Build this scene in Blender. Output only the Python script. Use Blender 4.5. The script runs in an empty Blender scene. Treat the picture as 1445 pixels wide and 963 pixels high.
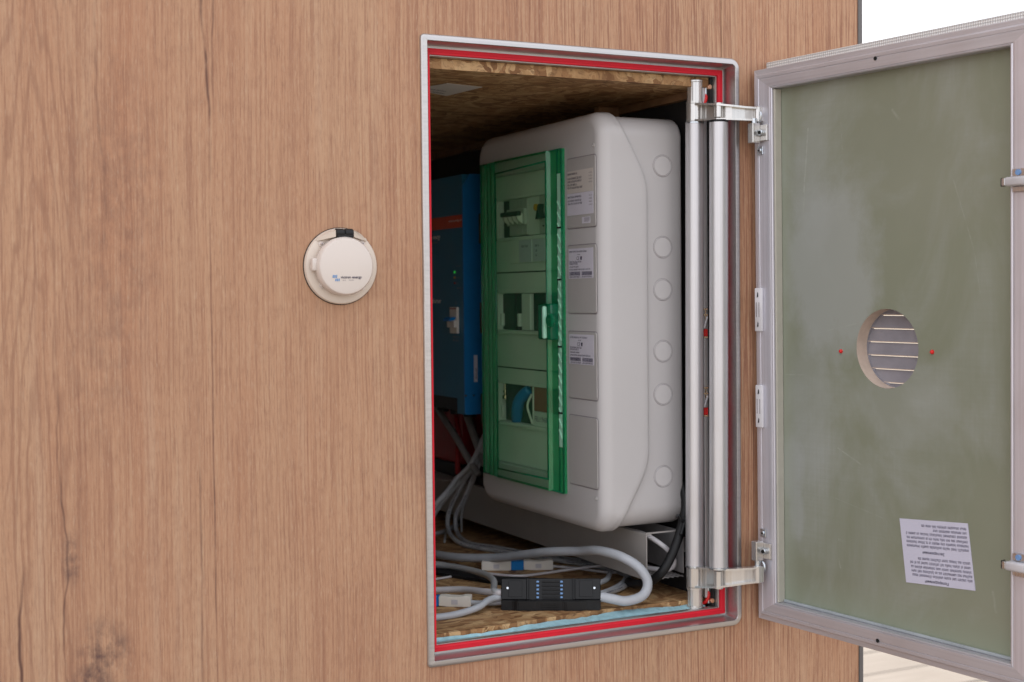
import bpy, bmesh, math, random
from mathutils import Vector, Matrix
random.seed(7)
R = math.radians
S = bpy.context.scene
COL = S.collection

# ------------------------------------------------------------------ camera, world, sun, exposure
def make_camera():
    yaw, pitch, roll = 0.458737, -0.0332115, -0.0100257
    f = Vector((math.sin(yaw)*math.cos(pitch), math.cos(yaw)*math.cos(pitch), math.sin(pitch)))
    r = Vector((math.cos(yaw), -math.sin(yaw), 0)); u = r.cross(f)
    c, s = math.cos(roll), math.sin(roll)
    r2 = c*r + s*u; u2 = -s*r + c*u
    cam = bpy.data.cameras.new('camera'); o = bpy.data.objects.new('camera', cam); COL.objects.link(o)
    m = Matrix.Identity(4)
    for i in range(3):
        m[i][0] = r2[i]; m[i][1] = u2[i]; m[i][2] = -f[i]
    m.translation = Vector((-0.768786, -1.847671, 1.49467))
    o.matrix_world = m
    cam.sensor_width = 36; cam.lens = 1940.86/1445*36
    cam.clip_start = 0.05; cam.clip_end = 2000
    cam.dof.use_dof = True; cam.dof.focus_distance = 2.1; cam.dof.aperture_fstop = 5.0
    S.camera = o
make_camera()

SUN_EL, SUN_AZ = 48.0, 8.0        # azimuth from +Y (behind the cabin) towards +X
w = bpy.data.worlds.new("World"); S.world = w; w.use_nodes = True
nt = w.node_tree; nt.nodes.clear()
out = nt.nodes.new('ShaderNodeOutputWorld'); bg = nt.nodes.new('ShaderNodeBackground')
sky = nt.nodes.new('ShaderNodeTexSky'); sky.sky_type = 'NISHITA'; sky.sun_disc = False
sky.sun_elevation = R(SUN_EL); sky.sun_rotation = R(SUN_AZ); sky.air_density = 1.0; sky.dust_density = 2.5
tc = nt.nodes.new('ShaderNodeTexCoord'); mp = nt.nodes.new('ShaderNodeMapping'); mp.inputs['Scale'].default_value = (1.2, 1.2, 3.2)
nz = nt.nodes.new('ShaderNodeTexNoise'); nz.inputs['Scale'].default_value = 1.6; nz.inputs['Detail'].default_value = 7
cr = nt.nodes.new('ShaderNodeValToRGB'); cr.color_ramp.elements[0].position = .30; cr.color_ramp.elements[1].position = .52
cr.color_ramp.elements[0].color = (.45, .45, .45, 1)
mx = nt.nodes.new('ShaderNodeMix'); mx.data_type = 'RGBA'
nt.links.new(tc.outputs['Generated'], mp.inputs[0]); nt.links.new(mp.outputs[0], nz.inputs['Vector'])
nt.links.new(nz.outputs['Fac'], cr.inputs[0]); nt.links.new(cr.outputs[0], mx.inputs[0])
nt.links.new(sky.outputs[0], mx.inputs[6]); mx.inputs[7].default_value = (9.0, 9.1, 9.6, 1)     # bright thin cloud
nt.links.new(mx.outputs[2], bg.inputs[0]); bg.inputs[1].default_value = 0.10
nt.links.new(bg.outputs[0], out.inputs[0])
sl = bpy.data.lights.new('sun', 'SUN'); sl.energy = 3.4; sl.angle = R(.5); sl.color = (1, .93, .82)
so = bpy.data.objects.new('sun', sl); COL.objects.link(so)
d = Vector((math.sin(R(SUN_AZ))*math.cos(R(SUN_EL)), math.cos(R(SUN_AZ))*math.cos(R(SUN_EL)), math.sin(R(SUN_EL))))
so.rotation_euler = d.to_track_quat('Z', 'Y').to_euler()
S.view_settings.view_transform = 'Standard'; S.view_settings.look = 'None'
S.view_settings.exposure = 0.90; S.view_settings.gamma = 1; S.view_settings.use_curve_mapping = False
S.cycles.max_bounces = 10; S.cycles.transparent_max_bounces = 16; S.cycles.diffuse_bounces = 5

# ------------------------------------------------------------------ materials
class NT:
    def __init__(s, name):
        s.m = bpy.data.materials.new(name); s.m.use_nodes = True; s.t = s.m.node_tree
        s.b = s.t.nodes['Principled BSDF']; s.o = s.t.nodes['Material Output']
        s.tc = s.t.nodes.new('ShaderNodeTexCoord')
    def new(s, k): return s.t.nodes.new(k)
    def link(s, a, b): s.t.links.new(a, b)
    def val(s, sock, v):
        if isinstance(v, bpy.types.NodeSocket): s.link(v, sock)
        elif isinstance(v, (tuple, list)): sock.default_value = v if len(v) == len(sock.default_value) else (*v, 1)
        else: sock.default_value = v
    def mapping(s, scale=(1,1,1), loc=(0,0,0), rot=(0,0,0), src=None):
        n = s.new('ShaderNodeMapping'); s.link(src or s.tc.outputs['Object'], n.inputs[0])
        n.inputs['Scale'].default_value = scale; n.inputs['Location'].default_value = loc; n.inputs['Rotation'].default_value = rot
        return n.outputs[0]
    def noise(s, vec, scale=1, detail=4, rough=.55, dist=0):
        n = s.new('ShaderNodeTexNoise'); s.link(vec, n.inputs['Vector'])
        n.inputs['Scale'].default_value = scale; n.inputs['Detail'].default_value = detail
        n.inputs['Roughness'].default_value = rough; n.inputs['Distortion'].default_value = dist
        return n.outputs['Fac']
    def math(s, op, a, b=0.0, c=0.0, clamp=False):
        n = s.new('ShaderNodeMath'); n.operation = op; n.use_clamp = clamp
        s.val(n.inputs[0], a); s.val(n.inputs[1], b); s.val(n.inputs[2], c); return n.outputs[0]
    def ramp(s, f, stops):
        n = s.new('ShaderNodeValToRGB'); s.link(f, n.inputs[0]); e = n.color_ramp.elements
        while len(e) < len(stops): e.new(.5)
        for el, (p, c) in zip(e, stops):
            el.position = p; el.color = (c, c, c, 1) if isinstance(c, (int, float)) else (*c, 1)
        return n.outputs[0]
    def mix(s, f, a, b, mode='MIX'):
        n = s.new('ShaderNodeMix'); n.data_type = 'RGBA'; n.blend_type = mode
        s.val(n.inputs[0], f); s.val(n.inputs[6], a); s.val(n.inputs[7], b); return n.outputs[2]
    def sep(s):
        n = s.new('ShaderNodeSeparateXYZ'); s.link(s.tc.outputs['Object'], n.inputs[0]); return n.outputs
    def bump(s, h, strength=.2, dist=.001):
        n = s.new('ShaderNodeBump'); s.link(h, n.inputs['Height']); n.inputs['Strength'].default_value = strength
        n.inputs['Distance'].default_value = dist; s.link(n.outputs[0], s.b.inputs['Normal'])
    def set(s, color=None, rough=None, metal=None, spec=None):
        if color is not None: s.val(s.b.inputs['Base Color'], color)
        if rough is not None: s.val(s.b.inputs['Roughness'], rough)
        if metal is not None: s.b.inputs['Metallic'].default_value = metal
        if spec is not None: s.b.inputs['Specular IOR Level'].default_value = spec
        return s.m

def plain(name, col, rough=.5, metal=0, var=.12, scale=30, bump=0.0, bscale=200, spec=.5, rvar=.08):
    n = NT(name); v = n.mapping()
    f = n.noise(v, scale, 5)
    a = tuple(c*(1-var) for c in col); b = tuple(min(1, c*(1+var)) for c in col)
    c = n.mix(n.ramp(f, [(.3, 0.), (.7, 1.)]), a, b)
    r = n.math('MULTIPLY_ADD', f, rvar*2, rough-rvar)
    n.set(c, r, metal, spec)
    if bump: n.bump(n.noise(v, bscale, 4), bump, .0006)
    return n.m

def wood_laminate():
    n = NT('oak_laminate'); x, y, z = n.sep()
    wob = n.noise(n.mapping((3.0, 1, 1.3)), 1, 3)                    # slow sideways drift of the grain
    xw = n.math('ADD', x, n.math('MULTIPLY', n.math('SUBTRACT', wob, .5), .022))
    cv = n.new('ShaderNodeCombineXYZ'); n.link(xw, cv.inputs[0]); n.link(z, cv.inputs[2]); W_ = cv.outputs[0]
    big = n.noise(n.mapping((6.5, 1, .9), (3, 0, 5), src=W_), 1, 4)
    mid = n.noise(n.mapping((34, 1, 1.3), (1, 0, 2), src=W_), 1, 5, .62)
    fine = n.noise(n.mapping((300, 1, 4.5), src=W_), 1, 5, .66, .15)
    fleck = n.noise(n.mapping((430, 1, 55), src=W_), 1, 4, .7)
    pore = n.noise(n.mapping((620, 1, 22), src=W_), 1, 3, .6)
    mott = n.noise(n.mapping((48, 1, 30)), 1, 5, .7)
    col = n.mix(n.ramp(big, [(.32, 0.), (.66, 1.)]), (.415, .214, .126), (.470, .284, .175))
    col = n.mix(n.ramp(mid, [(.3, .5), (.48, 0.)]), col, (.285, .135, .084))
    col = n.mix(n.math('MULTIPLY', n.ramp(mid, [(.54, 0.), (.74, 1.)]), .42), col, (.49, .335, .23))
    col = n.mix(n.math('MULTIPLY', n.ramp(mott, [(.30, .35), (.48, 0.)]), 1.), col, (.29, .145, .09))
    # fine streaks grow more marked towards the right-hand board
    amt = n.math('MULTIPLY_ADD', n.ramp(n.math('MULTIPLY_ADD', x, .8, .6), [(.45, 0.), (.95, 1.)]), .42, .40)
    col = n.mix(n.math('MULTIPLY', n.ramp(fine, [(.40, 1.), (.50, 0.)]), amt), col, (.255, .120, .075))
    col = n.mix(n.math('MULTIPLY', n.ramp(fine, [(.53, 0.), (.62, 1.)]), n.math('MULTIPLY', amt, .6)), col, (.52, .36, .235))
    col = n.mix(n.math('MULTIPLY', n.ramp(pore, [(.33, 1.), (.44, 0.)]), .40), col, (.20, .10, .068))
    col = n.mix(n.ramp(fleck, [(.34, .38), (.47, 0.)]), col, (.25, .125, .082))
    col = n.mix(n.ramp(fleck, [(.55, 0.), (.68, .35)]), col, (.56, .41, .29))
    # cathedral rings on the leftmost board
    rx = n.math('ADD', x, .535); rz = n.math('SUBTRACT', z, 1.02)
    ring = n.math('ADD', n.math('MULTIPLY', n.math('ABSOLUTE', rx), 14.0), n.math('MULTIPLY', n.math('MULTIPLY', rz, rz), 1.25))
    ring = n.math('ADD', ring, n.math('MULTIPLY', n.noise(n.mapping((14, 1, 2.2)), 1, 4), 1.3))
    ring = n.math('SINE', n.math('MULTIPLY', ring, 27.0))
    rm = n.ramp(n.math('ABSOLUTE', rx), [(.03, 1.), (.075, 0.)])
    col = n.mix(n.math('MULTIPLY', n.math('MULTIPLY', n.ramp(ring, [(.45, 0.), (1., 1.)]), rm), .42), col, (.25, .125, .08))
    # printed splits, each with its own place
    def split(xc, z0, z1, wdt, st, amp=.03, seed=0.0):
        nonlocal col
        wv = n.noise(n.mapping((0, 0, 5.0), (seed, seed, seed)), 1, 3)
        dx = n.math('ABSOLUTE', n.math('SUBTRACT', n.math('SUBTRACT', x, xc), n.math('MULTIPLY', n.math('SUBTRACT', wv, .5), amp)))
        a = n.math('SUBTRACT', 1.0, n.math('DIVIDE', dx, wdt), clamp=True)
        cz = (z0+z1)/2; hz = (z1-z0)/2
        b = n.math('SUBTRACT', 1.15, n.math('POWER', n.math('DIVIDE', n.math('ABSOLUTE', n.math('SUBTRACT', z, cz)), hz), 2.0), clamp=True)
        brk = n.ramp(n.noise(n.mapping((20, 1, 16), (seed, 0, 0)), 1, 3), [(.36, .25), (.55, 1.)])
        f = n.math('MULTIPLY', n.math('MULTIPLY', n.math('MULTIPLY', a, b), st), brk)
        col = n.mix(n.math('MINIMUM', f, .9), col, (.105, .05, .040))
    split(-.312, 1.66, 2.05, .0030, .95, .035, 1.7)
    split(-.300, 1.74, 2.05, .0020, .6, .02, 4.1)
    split(-.309, .90, 1.62, .0016, .75, .006, 2.2)
    split(-.329, .90, 1.38, .0022, .55, .010, 8.3)
    split(-.560, .90, 1.16, .0030, 1.2, .05, 5.5)
    split(-.508, .95, 1.42, .0020, .8, .05, 6.9)
    split(-.455, 1.55, 2.0, .0030, .35, .05, 3.3)
    split(.585, .85, 2.0, .0018, .6, .006, 9.3)
    # knots and smoky patches
    def knot(xc, zc, rx_, rz_, st, seed):
        nonlocal col
        q = n.noise(n.mapping((40, 1, 26), (seed, 0, seed)), 1, 5, .7)
        ex = n.math('DIVIDE', n.math('SUBTRACT', x, xc), rx_); ez = n.math('DIVIDE', n.math('SUBTRACT', z, zc), rz_)
        rr = n.math('ADD', n.math('MULTIPLY', ex, ex), n.math('MULTIPLY', ez, ez))
        f = n.math('MULTIPLY', n.math('SUBTRACT', 1.0, rr, clamp=True), n.ramp(q, [(.42, 0.), (.66, 1.)]))
        col = n.mix(n.math('MULTIPLY', f, st), col, (.105, .060, .055))
    knot(-.498, 1.160, .015, .045, .9, 2.0)
    knot(-.460, 1.025, .045, .060, .95, 7.0)
    knot(-.478, .985, .030, .035, 1.5, 9.0)
    knot(-.430, 1.62, .075, .24, .34, 4.0)
    knot(-.455, 1.40, .06, .14, .24, 5.0)
    knot(.01, 1.26, .06, .16, .25, 5.0)
    n.set(col, n.math('MULTIPLY_ADD', fine, .16, .46), 0, .22)
    n.bump(n.math('ADD', fine, n.math('MULTIPLY', pore, .6)), .35, .0006)
    return n.m

def osb(name, hx=1.0, dark=1.0, axis='xy'):
    n = NT(name)
    wv = n.mapping()
    nd = n.new('ShaderNodeTexNoise'); n.link(wv, nd.inputs['Vector']); nd.inputs['Scale'].default_value = 16; nd.inputs['Detail'].default_value = 2
    add = n.new('ShaderNodeVectorMath'); add.operation = 'MULTIPLY_ADD'
    n.link(nd.outputs['Color'], add.inputs[0]); add.inputs[1].default_value = (.05, .05, .05); n.link(wv, add.inputs[2])
    cols = []
    for k, (sc, rot) in enumerate((((22, 95, 40), .25), ((30, 120, 40), -.45), ((90, 26, 40), .2))):
        mpn = n.mapping(sc, (k*3.1, k*1.7, 0), (0, 0, rot), add.outputs[0])
        v = n.new('ShaderNodeTexVoronoi'); v.distance = 'CHEBYCHEV'; v.inputs['Scale'].default_value = 1.0; n.link(mpn, v.inputs['Vector'])
        sp = n.new('ShaderNodeSeparateColor'); n.link(v.outputs['Color'], sp.inputs[0])
        cols.append((sp.outputs[0], sp.outputs[1], v.outputs['Distance']))
    d = dark
    tone = lambda f: n.ramp(f, [(0., (.20*d, .095*d, .038*d)), (.3, (.34*d, .18*d, .078*d)), (.6, (.45*d, .27*d, .125*d)), (1., (.58*d, .385*d, .20*d))])
    c = tone(cols[0][0]); c = n.mix(n.ramp(cols[1][1], [(.5, 0.), (.52, 1.)]), c, tone(cols[1][0]))
    c = n.mix(n.ramp(cols[2][1], [(.68, 0.), (.7, 1.)]), c, tone(cols[2][0]))
    fib = n.noise(n.mapping((60, 420, 60), (0, 0, 0), (0, 0, .2), add.outputs[0]), 1, 4, .7)
    c = n.mix(n.ramp(fib, [(.34, .6), (.5, 0.)]), c, (.13*d, .062*d, .028*d))
    spots = n.noise(n.mapping((30, 60, 30), (5, 2, 1)), 1, 3, .6)
    c = n.mix(n.ramp(spots, [(.27, .85), (.33, 0.)]), c, (.06*d, .028*d, .018*d))
    n.set(c, .62, 0, .3)
    n.bump(n.math('ADD', cols[0][0], n.math('MULTIPLY', fib, .8)), .5, .0012)
    return n.m

def alu(name, rough=.3, tone=(.78, .78, .80), axis=2, streak=.5, metal=1.0):
    n = NT(name); sc = [260, 260, 260]; sc[axis] = 3.0
    f = n.noise(n.mapping(tuple(sc)), 1, 4, .6); g = n.noise(n.mapping((9, 9, 9)), 1, 4)
    c = n.mix(n.ramp(f, [(.3, 0.), (.7, 1.)]), tuple(t*.9 for t in tone), tuple(min(1, t*1.06) for t in tone))
    c = n.mix(n.ramp(g, [(.35, .18), (.55, 0.)]), c, tuple(t*.72 for t in tone))
    r = n.math('ADD', n.math('MULTIPLY_ADD', f, .12, rough-.06), n.math('MULTIPLY', n.math('SUBTRACT', g, .5), .22))
    n.set(c, r, metal); n.bump(f, .12*streak, .0003)
    return n.m

def grp_panel():
    n = NT('green_panel_paint'); x, y, z = n.sep()
    base = n.mix(n.ramp(n.noise(n.mapping((4, 4, 4)), 1, 5), [(.3, 0.), (.7, 1.)]), (.215, .232, .168), (.250, .265, .198))
    # scuffed whitish film: broad clouds and fine hatching of wiping marks
    hz = n.noise(n.mapping((5.0, 1, 3.4), (2.3, 0, 8.1)), 1, 6, .62, .6)
    vf = n.noise(n.mapping((230, 1, 6)), 1, 3); hf = n.noise(n.mapping((6, 1, 230)), 1, 3)
    wipe = n.math('ADD', n.math('MULTIPLY', vf, .5), n.math('MULTIPLY', hf, .5))
    c = n.mix(n.math('MULTIPLY', n.ramp(hz, [(.47, 0.), (.70, 1.)]), n.math('MULTIPLY_ADD', wipe, .9, .1)), base, (.36, .38, .36))
    def blob(xc, zc, rx_, rz_, st, colr=(.36, .38, .37)):
        nonlocal c
        q = n.noise(n.mapping((16, 1, 12), (xc*9, 0, zc)), 1, 5, .65)
        ex = n.math('DIVIDE', n.math('SUBTRACT', x, xc), rx_); ez = n.math('DIVIDE', n.math('SUBTRACT', z, zc), rz_)
        rr = n.math('ADD', n.math('MULTIPLY', ex, ex), n.math('MULTIPLY', ez, ez))
        rr = n.math('ADD', rr, n.math('MULTIPLY', n.math('SUBTRACT', q, .5), 1.7))
        c = n.mix(n.math('MULTIPLY', n.ramp(rr, [(.35, 1.), (1.0, 0.)]), st), c, colr)
    blob(.105, .54, .11, .17, .62); blob(.07, .67, .05, .12, .30); blob(.02, .22, .035, .06, .55); blob(.03, .15, .02, .05, .45)
    blob(.25, .34, .10, .08, .25); blob(.06, .33, .05, .14, .30)
    blob(.30, .70, .20, .14, .16, (.24, .24, .20))
    edge = n.math('MULTIPLY', n.ramp(x, [(.006, 1.), (.035, 0.)]), .5); c = n.mix(edge, c, (.30, .33, .27))
    edge = n.math('MULTIPLY', n.ramp(z, [(.006, 1.), (.055, 0.)]), .45); c = n.mix(edge, c, (.28, .34, .26))
    def scratch(x0, z0, x1, z1, wd, st):
        nonlocal c
        L = math.hypot(x1-x0, z1-z0); ux, uz = (x1-x0)/L, (z1-z0)/L
        dx = n.math('SUBTRACT', x, x0); dz = n.math('SUBTRACT', z, z0)
        t = n.math('ADD', n.math('MULTIPLY', dx, ux), n.math('MULTIPLY', dz, uz))
        q = n.math('ABSOLUTE', n.math('SUBTRACT', n.math('MULTIPLY', dx, uz), n.math('MULTIPLY', dz, ux)))
        a = n.math('SUBTRACT', 1.0, n.math('DIVIDE', q, wd), clamp=True)
        b = n.math('MULTIPLY', n.math('GREATER_THAN', t, 0.), n.math('LESS_THAN', t, L))
        brk = n.ramp(n.noise(n.mapping((70, 1, 70)), 1, 2), [(.4, .1), (.6, 1.)])
        c = n.mix(n.math('MULTIPLY', n.math('MULTIPLY', n.math('MULTIPLY', a, b), brk), st*.6), c, (.48, .50, .45))
    scratch(.062, .76, .052, .66, .0016, .9); scratch(.053, .66, .050, .62, .0012, .6)
    scratch(.34, .66, .375, .56, .0014, .4); scratch(.375, .56, .385, .50, .0012, .3)
    scratch(.12, .262, .17, .240, .0018, .5); scratch(.13, .77, .133, .72, .001, .4)
    scratch(.0, .37, .05, .372, .0014, .4); scratch(.085, .44, .16, .455, .0012, .3)
    scratch(.105, .185, .21, .165, .0010, .35); scratch(.23, .77, .245, .752, .003, .4)
    scratch(.405, .09, .41, .06, .003, .4); scratch(.12, .12, .135, .118, .003, .8); scratch(.12, .09, .125, .075, .002, .7)
    n.set(c, n.math('MULTIPLY_ADD', hz, .25, .30), 0, .35)
    n.bump(wipe, .08, .0003)
    return n.m

def tinted(name, tint, body, amount=.30, rough=.08):
    n = NT(name); n.t.nodes.remove(n.b)
    tr = n.new('ShaderNodeBsdfTransparent'); tr.inputs[0].default_value = (*tint, 1)
    df = n.new('ShaderNodeBsdfTranslucent'); df.inputs[0].default_value = (*body, 1)
    d2 = n.new('ShaderNodeBsdfDiffuse'); d2.inputs[0].default_value = (*body, 1)
    gl = n.new('ShaderNodeBsdfGlossy'); gl.inputs['Roughness'].default_value = rough
    m0 = n.new('ShaderNodeMixShader'); m0.inputs[0].default_value = .5; n.link(df.outputs[0], m0.inputs[1]); n.link(d2.outputs[0], m0.inputs[2])
    m1 = n.new('ShaderNodeMixShader'); n.link(tr.outputs[0], m1.inputs[1]); n.link(m0.outputs[0], m1.inputs[2])
    f = n.noise(n.mapping((12, 12, 12)), 1, 3); n.link(n.math('MULTIPLY_ADD', f, .1, amount-.05), m1.inputs[0])
    fr = n.new('ShaderNodeLayerWeight'); fr.inputs['Blend'].default_value = .5
    m2 = n.new('ShaderNodeMixShader'); n.link(n.math('MULTIPLY_ADD', n.math('POWER', fr.outputs['Facing'], 5.0), .9, .045), m2.inputs[0]); n.link(m1.outputs[0], m2.inputs[1]); n.link(gl.outputs[0], m2.inputs[2])
    n.link(m2.outputs[0], n.o.inputs[0]); return n.m

def skin_mat():
    n = NT('stucco_aluminium'); x, y, z = n.sep()
    a_ = n.math('SINE', n.math('MULTIPLY', n.math('ADD', x, z), 780.0)); b_ = n.math('SINE', n.math('MULTIPLY', n.math('SUBTRACT', x, z), 780.0))
    p = n.math('MULTIPLY', a_, b_)
    c = n.mix(n.ramp(p, [(.0, 0.), (.45, 1.)]), (.52, .51, .50), (.84, .83, .80))
    n.set(c, .55, .1); n.bump(p, .6, .001); return n.m

def deck_mat():
    n = NT('weathered_decking'); g = n.noise(n.mapping((2.5, 60, 60)), 1, 5, .6); b = n.noise(n.mapping((1.4, 3, 3)), 1, 5)
    c = n.mix(n.ramp(g, [(.3, 0.), (.7, 1.)]), (.21, .182, .155), (.285, .25, .218)); c = n.mix(n.ramp(b, [(.4, .35), (.6, 0.)]), c, (.17, .14, .115))
    n.set(c, .7, 0, .3); n.bump(g, .4, .002); return n.m

M = {}
M['wood'] = wood_laminate()
M['osb'] = osb('osb_floor_board')
M['osb_c'] = osb('osb_ceiling_board')
M['alu_x'] = alu('frame_aluminium', .34, (.50, .485, .48), 0, .5, .88)
M['alu_z'] = alu('tube_aluminium', .40, (.66, .65, .67), 2, .4, .72)
M['alu_m'] = alu('mill_aluminium', .48, (.56, .55, .585), 0, .8, .55)
M['chrome'] = alu('polished_hinge_metal', .20, (.64, .62, .60), 2, .2, .72)
M['zinc'] = alu('zinc_plated_steel', .28, (.62, .66, .70), 2, .2)
M['seal'] = plain('red_rubber_seal', (.66, .004, .022), .6, 0, .06, 20)
M['redplastic'] = plain('red_plastic', (.70, .012, .012), .35)
M['grp'] = grp_panel()
M['lip'] = plain('beige_edge_profile', (.46, .44, .38), .4, 0, .05, 40)
M['bead'] = plain('pale_edge_profile', (.36, .40, .42), .4)
M['skin'] = skin_mat()
M['bouncewall'] = plain('white_bounce_board', (.80, .79, .77), .6, 0, .03, 5)  # white added to unseen boards to bounce light into the compartment
M['deck'] = deck_mat()
M['ground'] = plain('dry_ground', (.30, .25, .19), .95, 0, .25, .8, .3, 8)
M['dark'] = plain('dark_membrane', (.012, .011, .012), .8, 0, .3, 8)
M['ply'] = plain('brown_batten', (.22, .12, .06), .7, 0, .3, 25, .2)
M['trim'] = plain('grey_corner_trim', (.125, .120, .120), .5, .2, .08, 10)
M['roof'] = plain('roof_sheet', (.25, .25, .26), .5, .2)
M['cream'] = plain('cream_plastic', (.66, .57, .49), .34, 0, .03, 12, 0, 200, .5)
M['cream2'] = plain('cream_lid_plastic', (.66, .59, .54), .28, 0, .02, 12)
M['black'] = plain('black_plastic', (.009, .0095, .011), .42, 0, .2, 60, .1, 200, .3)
M['blackhole'] = plain('dark_recess', (.006, .006, .006), .9)
M['cab'] = plain('warm_white_abs', (.53, .512, .512), .36, 0, .02, 6, .03, 900)
M['plate'] = plain('grey_label_plate', (.47, .45, .44), .42, 0, .03, 8, .03, 900)
M['inner'] = plain('light_grey_cover', (.80, .81, .75), .42, 0, .04, 12)
M['breaker'] = plain('breaker_grey', (.50, .49, .45), .4, 0, .04, 30)
M['yellow'] = plain('yellow_plastic', (.75, .36, .01), .4)
M['green'] = tinted('green_window_plastic', (.84, .985, .85), (.06, .60, .26), .16)
M['green2'] = tinted('green_handle_plastic', (.15, .62, .36), (.02, .42, .22), .55, .12)
M['mint'] = plain('mint_strip_plastic', (.42, .80, .60), .35)
M['green3'] = tinted('deep_green_window_edge', (.46, .90, .60), (.03, .72, .30), .46)
M['olive'] = tinted('brown_hinge_plastic', (.34, .34, .20), (.08, .06, .02), .4)
M['sticker'] = plain('sticker_paper', (.66, .64, .72), .5, 0, .03, 20)
M['stickerw'] = plain('warm_sticker_paper', (.62, .57, .53), .5, 0, .03, 20)
M['paper'] = plain('notice_paper', (.58, .58, .70), .55, 0, .03, 12)
M['ink'] = plain('print_ink', (.06, .05, .10), .6)
M['inkb'] = plain('dark_print_ink', (.025, .02, .06), .6)
M['inkg'] = plain('grey_print_ink', (.28, .25, .27), .6)
M['inkw'] = plain('white_print_ink', (.85, .85, .82), .6)
M['blue'] = plain('daylit_blue_enamel', (.010, .18, .46), .34, 0, .08, 20, .1, 500)  # front enamel with the daylight on the side cover painted in
M['bluef'] = plain('dark_blue_enamel', (.014, .15, .265), .38, 0, .08, 20, .1, 500)
M['redstripe'] = plain('orange_red_print', (.62, .070, .025), .45)
M['logo'] = plain('logo_blue', (.10, .27, .55), .5)
M['conb'] = plain('bright_blue_plastic', (.0, .18, .52), .35)
M['conw'] = plain('white_plastic', (.78, .74, .67), .4, 0, .04, 30)
M['cable'] = plain('grey_cable_sheath', (.40, .42, .455), .42, 0, .06, 60)
M['cabled'] = plain('mid_grey_cable_sheath', (.40, .41, .425), .45, 0, .06, 60)
M['cablel'] = plain('light_cable_sheath', (.56, .54, .56), .45, 0, .05, 60)
M['cabled2'] = plain('dark_grey_cable_sheath', (.20, .19, .185), .5, 0, .08, 60)
M['cablek'] = plain('black_cable_sheath', (.009, .009, .010), .5, 0, .1, 60, 0, 200, .3)
M['redcable'] = plain('red_cable_sheath', (.32, .012, .015), .45)
M['foam'] = plain('blue_insulation_foam', (.30, .50, .56), .8, 0, .15, 90, .4, 300)
M['foamgrey'] = plain('grey_vent_slat', (.26, .25, .28), .55)
M['liner'] = plain('pale_plywood_edge', (.55, .44, .36), .6, 0, .08, 90)
M['tray'] = plain('grey_painted_steel', (.34, .32, .305), .48, .1, .05, 20)
M['trayin'] = plain('galvanised_tray', (.42, .41, .42), .4, .6, .1, 60)
M['bluedot'] = plain('blue_terminal', (.16, .30, .55), .35)
M['copper'] = plain('copper_fitting', (.60, .34, .22), .3, .8)
M['whitecatch'] = plain('white_catch_plate', (.70, .69, .72), .35)
M['latchgrey'] = plain('grey_latch_plastic', (.50, .49, .51), .35)
M['brass'] = plain('brass_terminal', (.75, .58, .40), .25, 1)
M['orange'] = plain('red_brown_device', (.33, .085, .045), .5)
def led():
    n = NT('lit_green_led'); n.b.inputs['Emission Color'].default_value = (.05, 1, .1, 1); n.b.inputs['Emission Strength'].default_value = .12
    n.set((.02, .4, .05), .4); return n.m
M['led'] = led()

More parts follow.
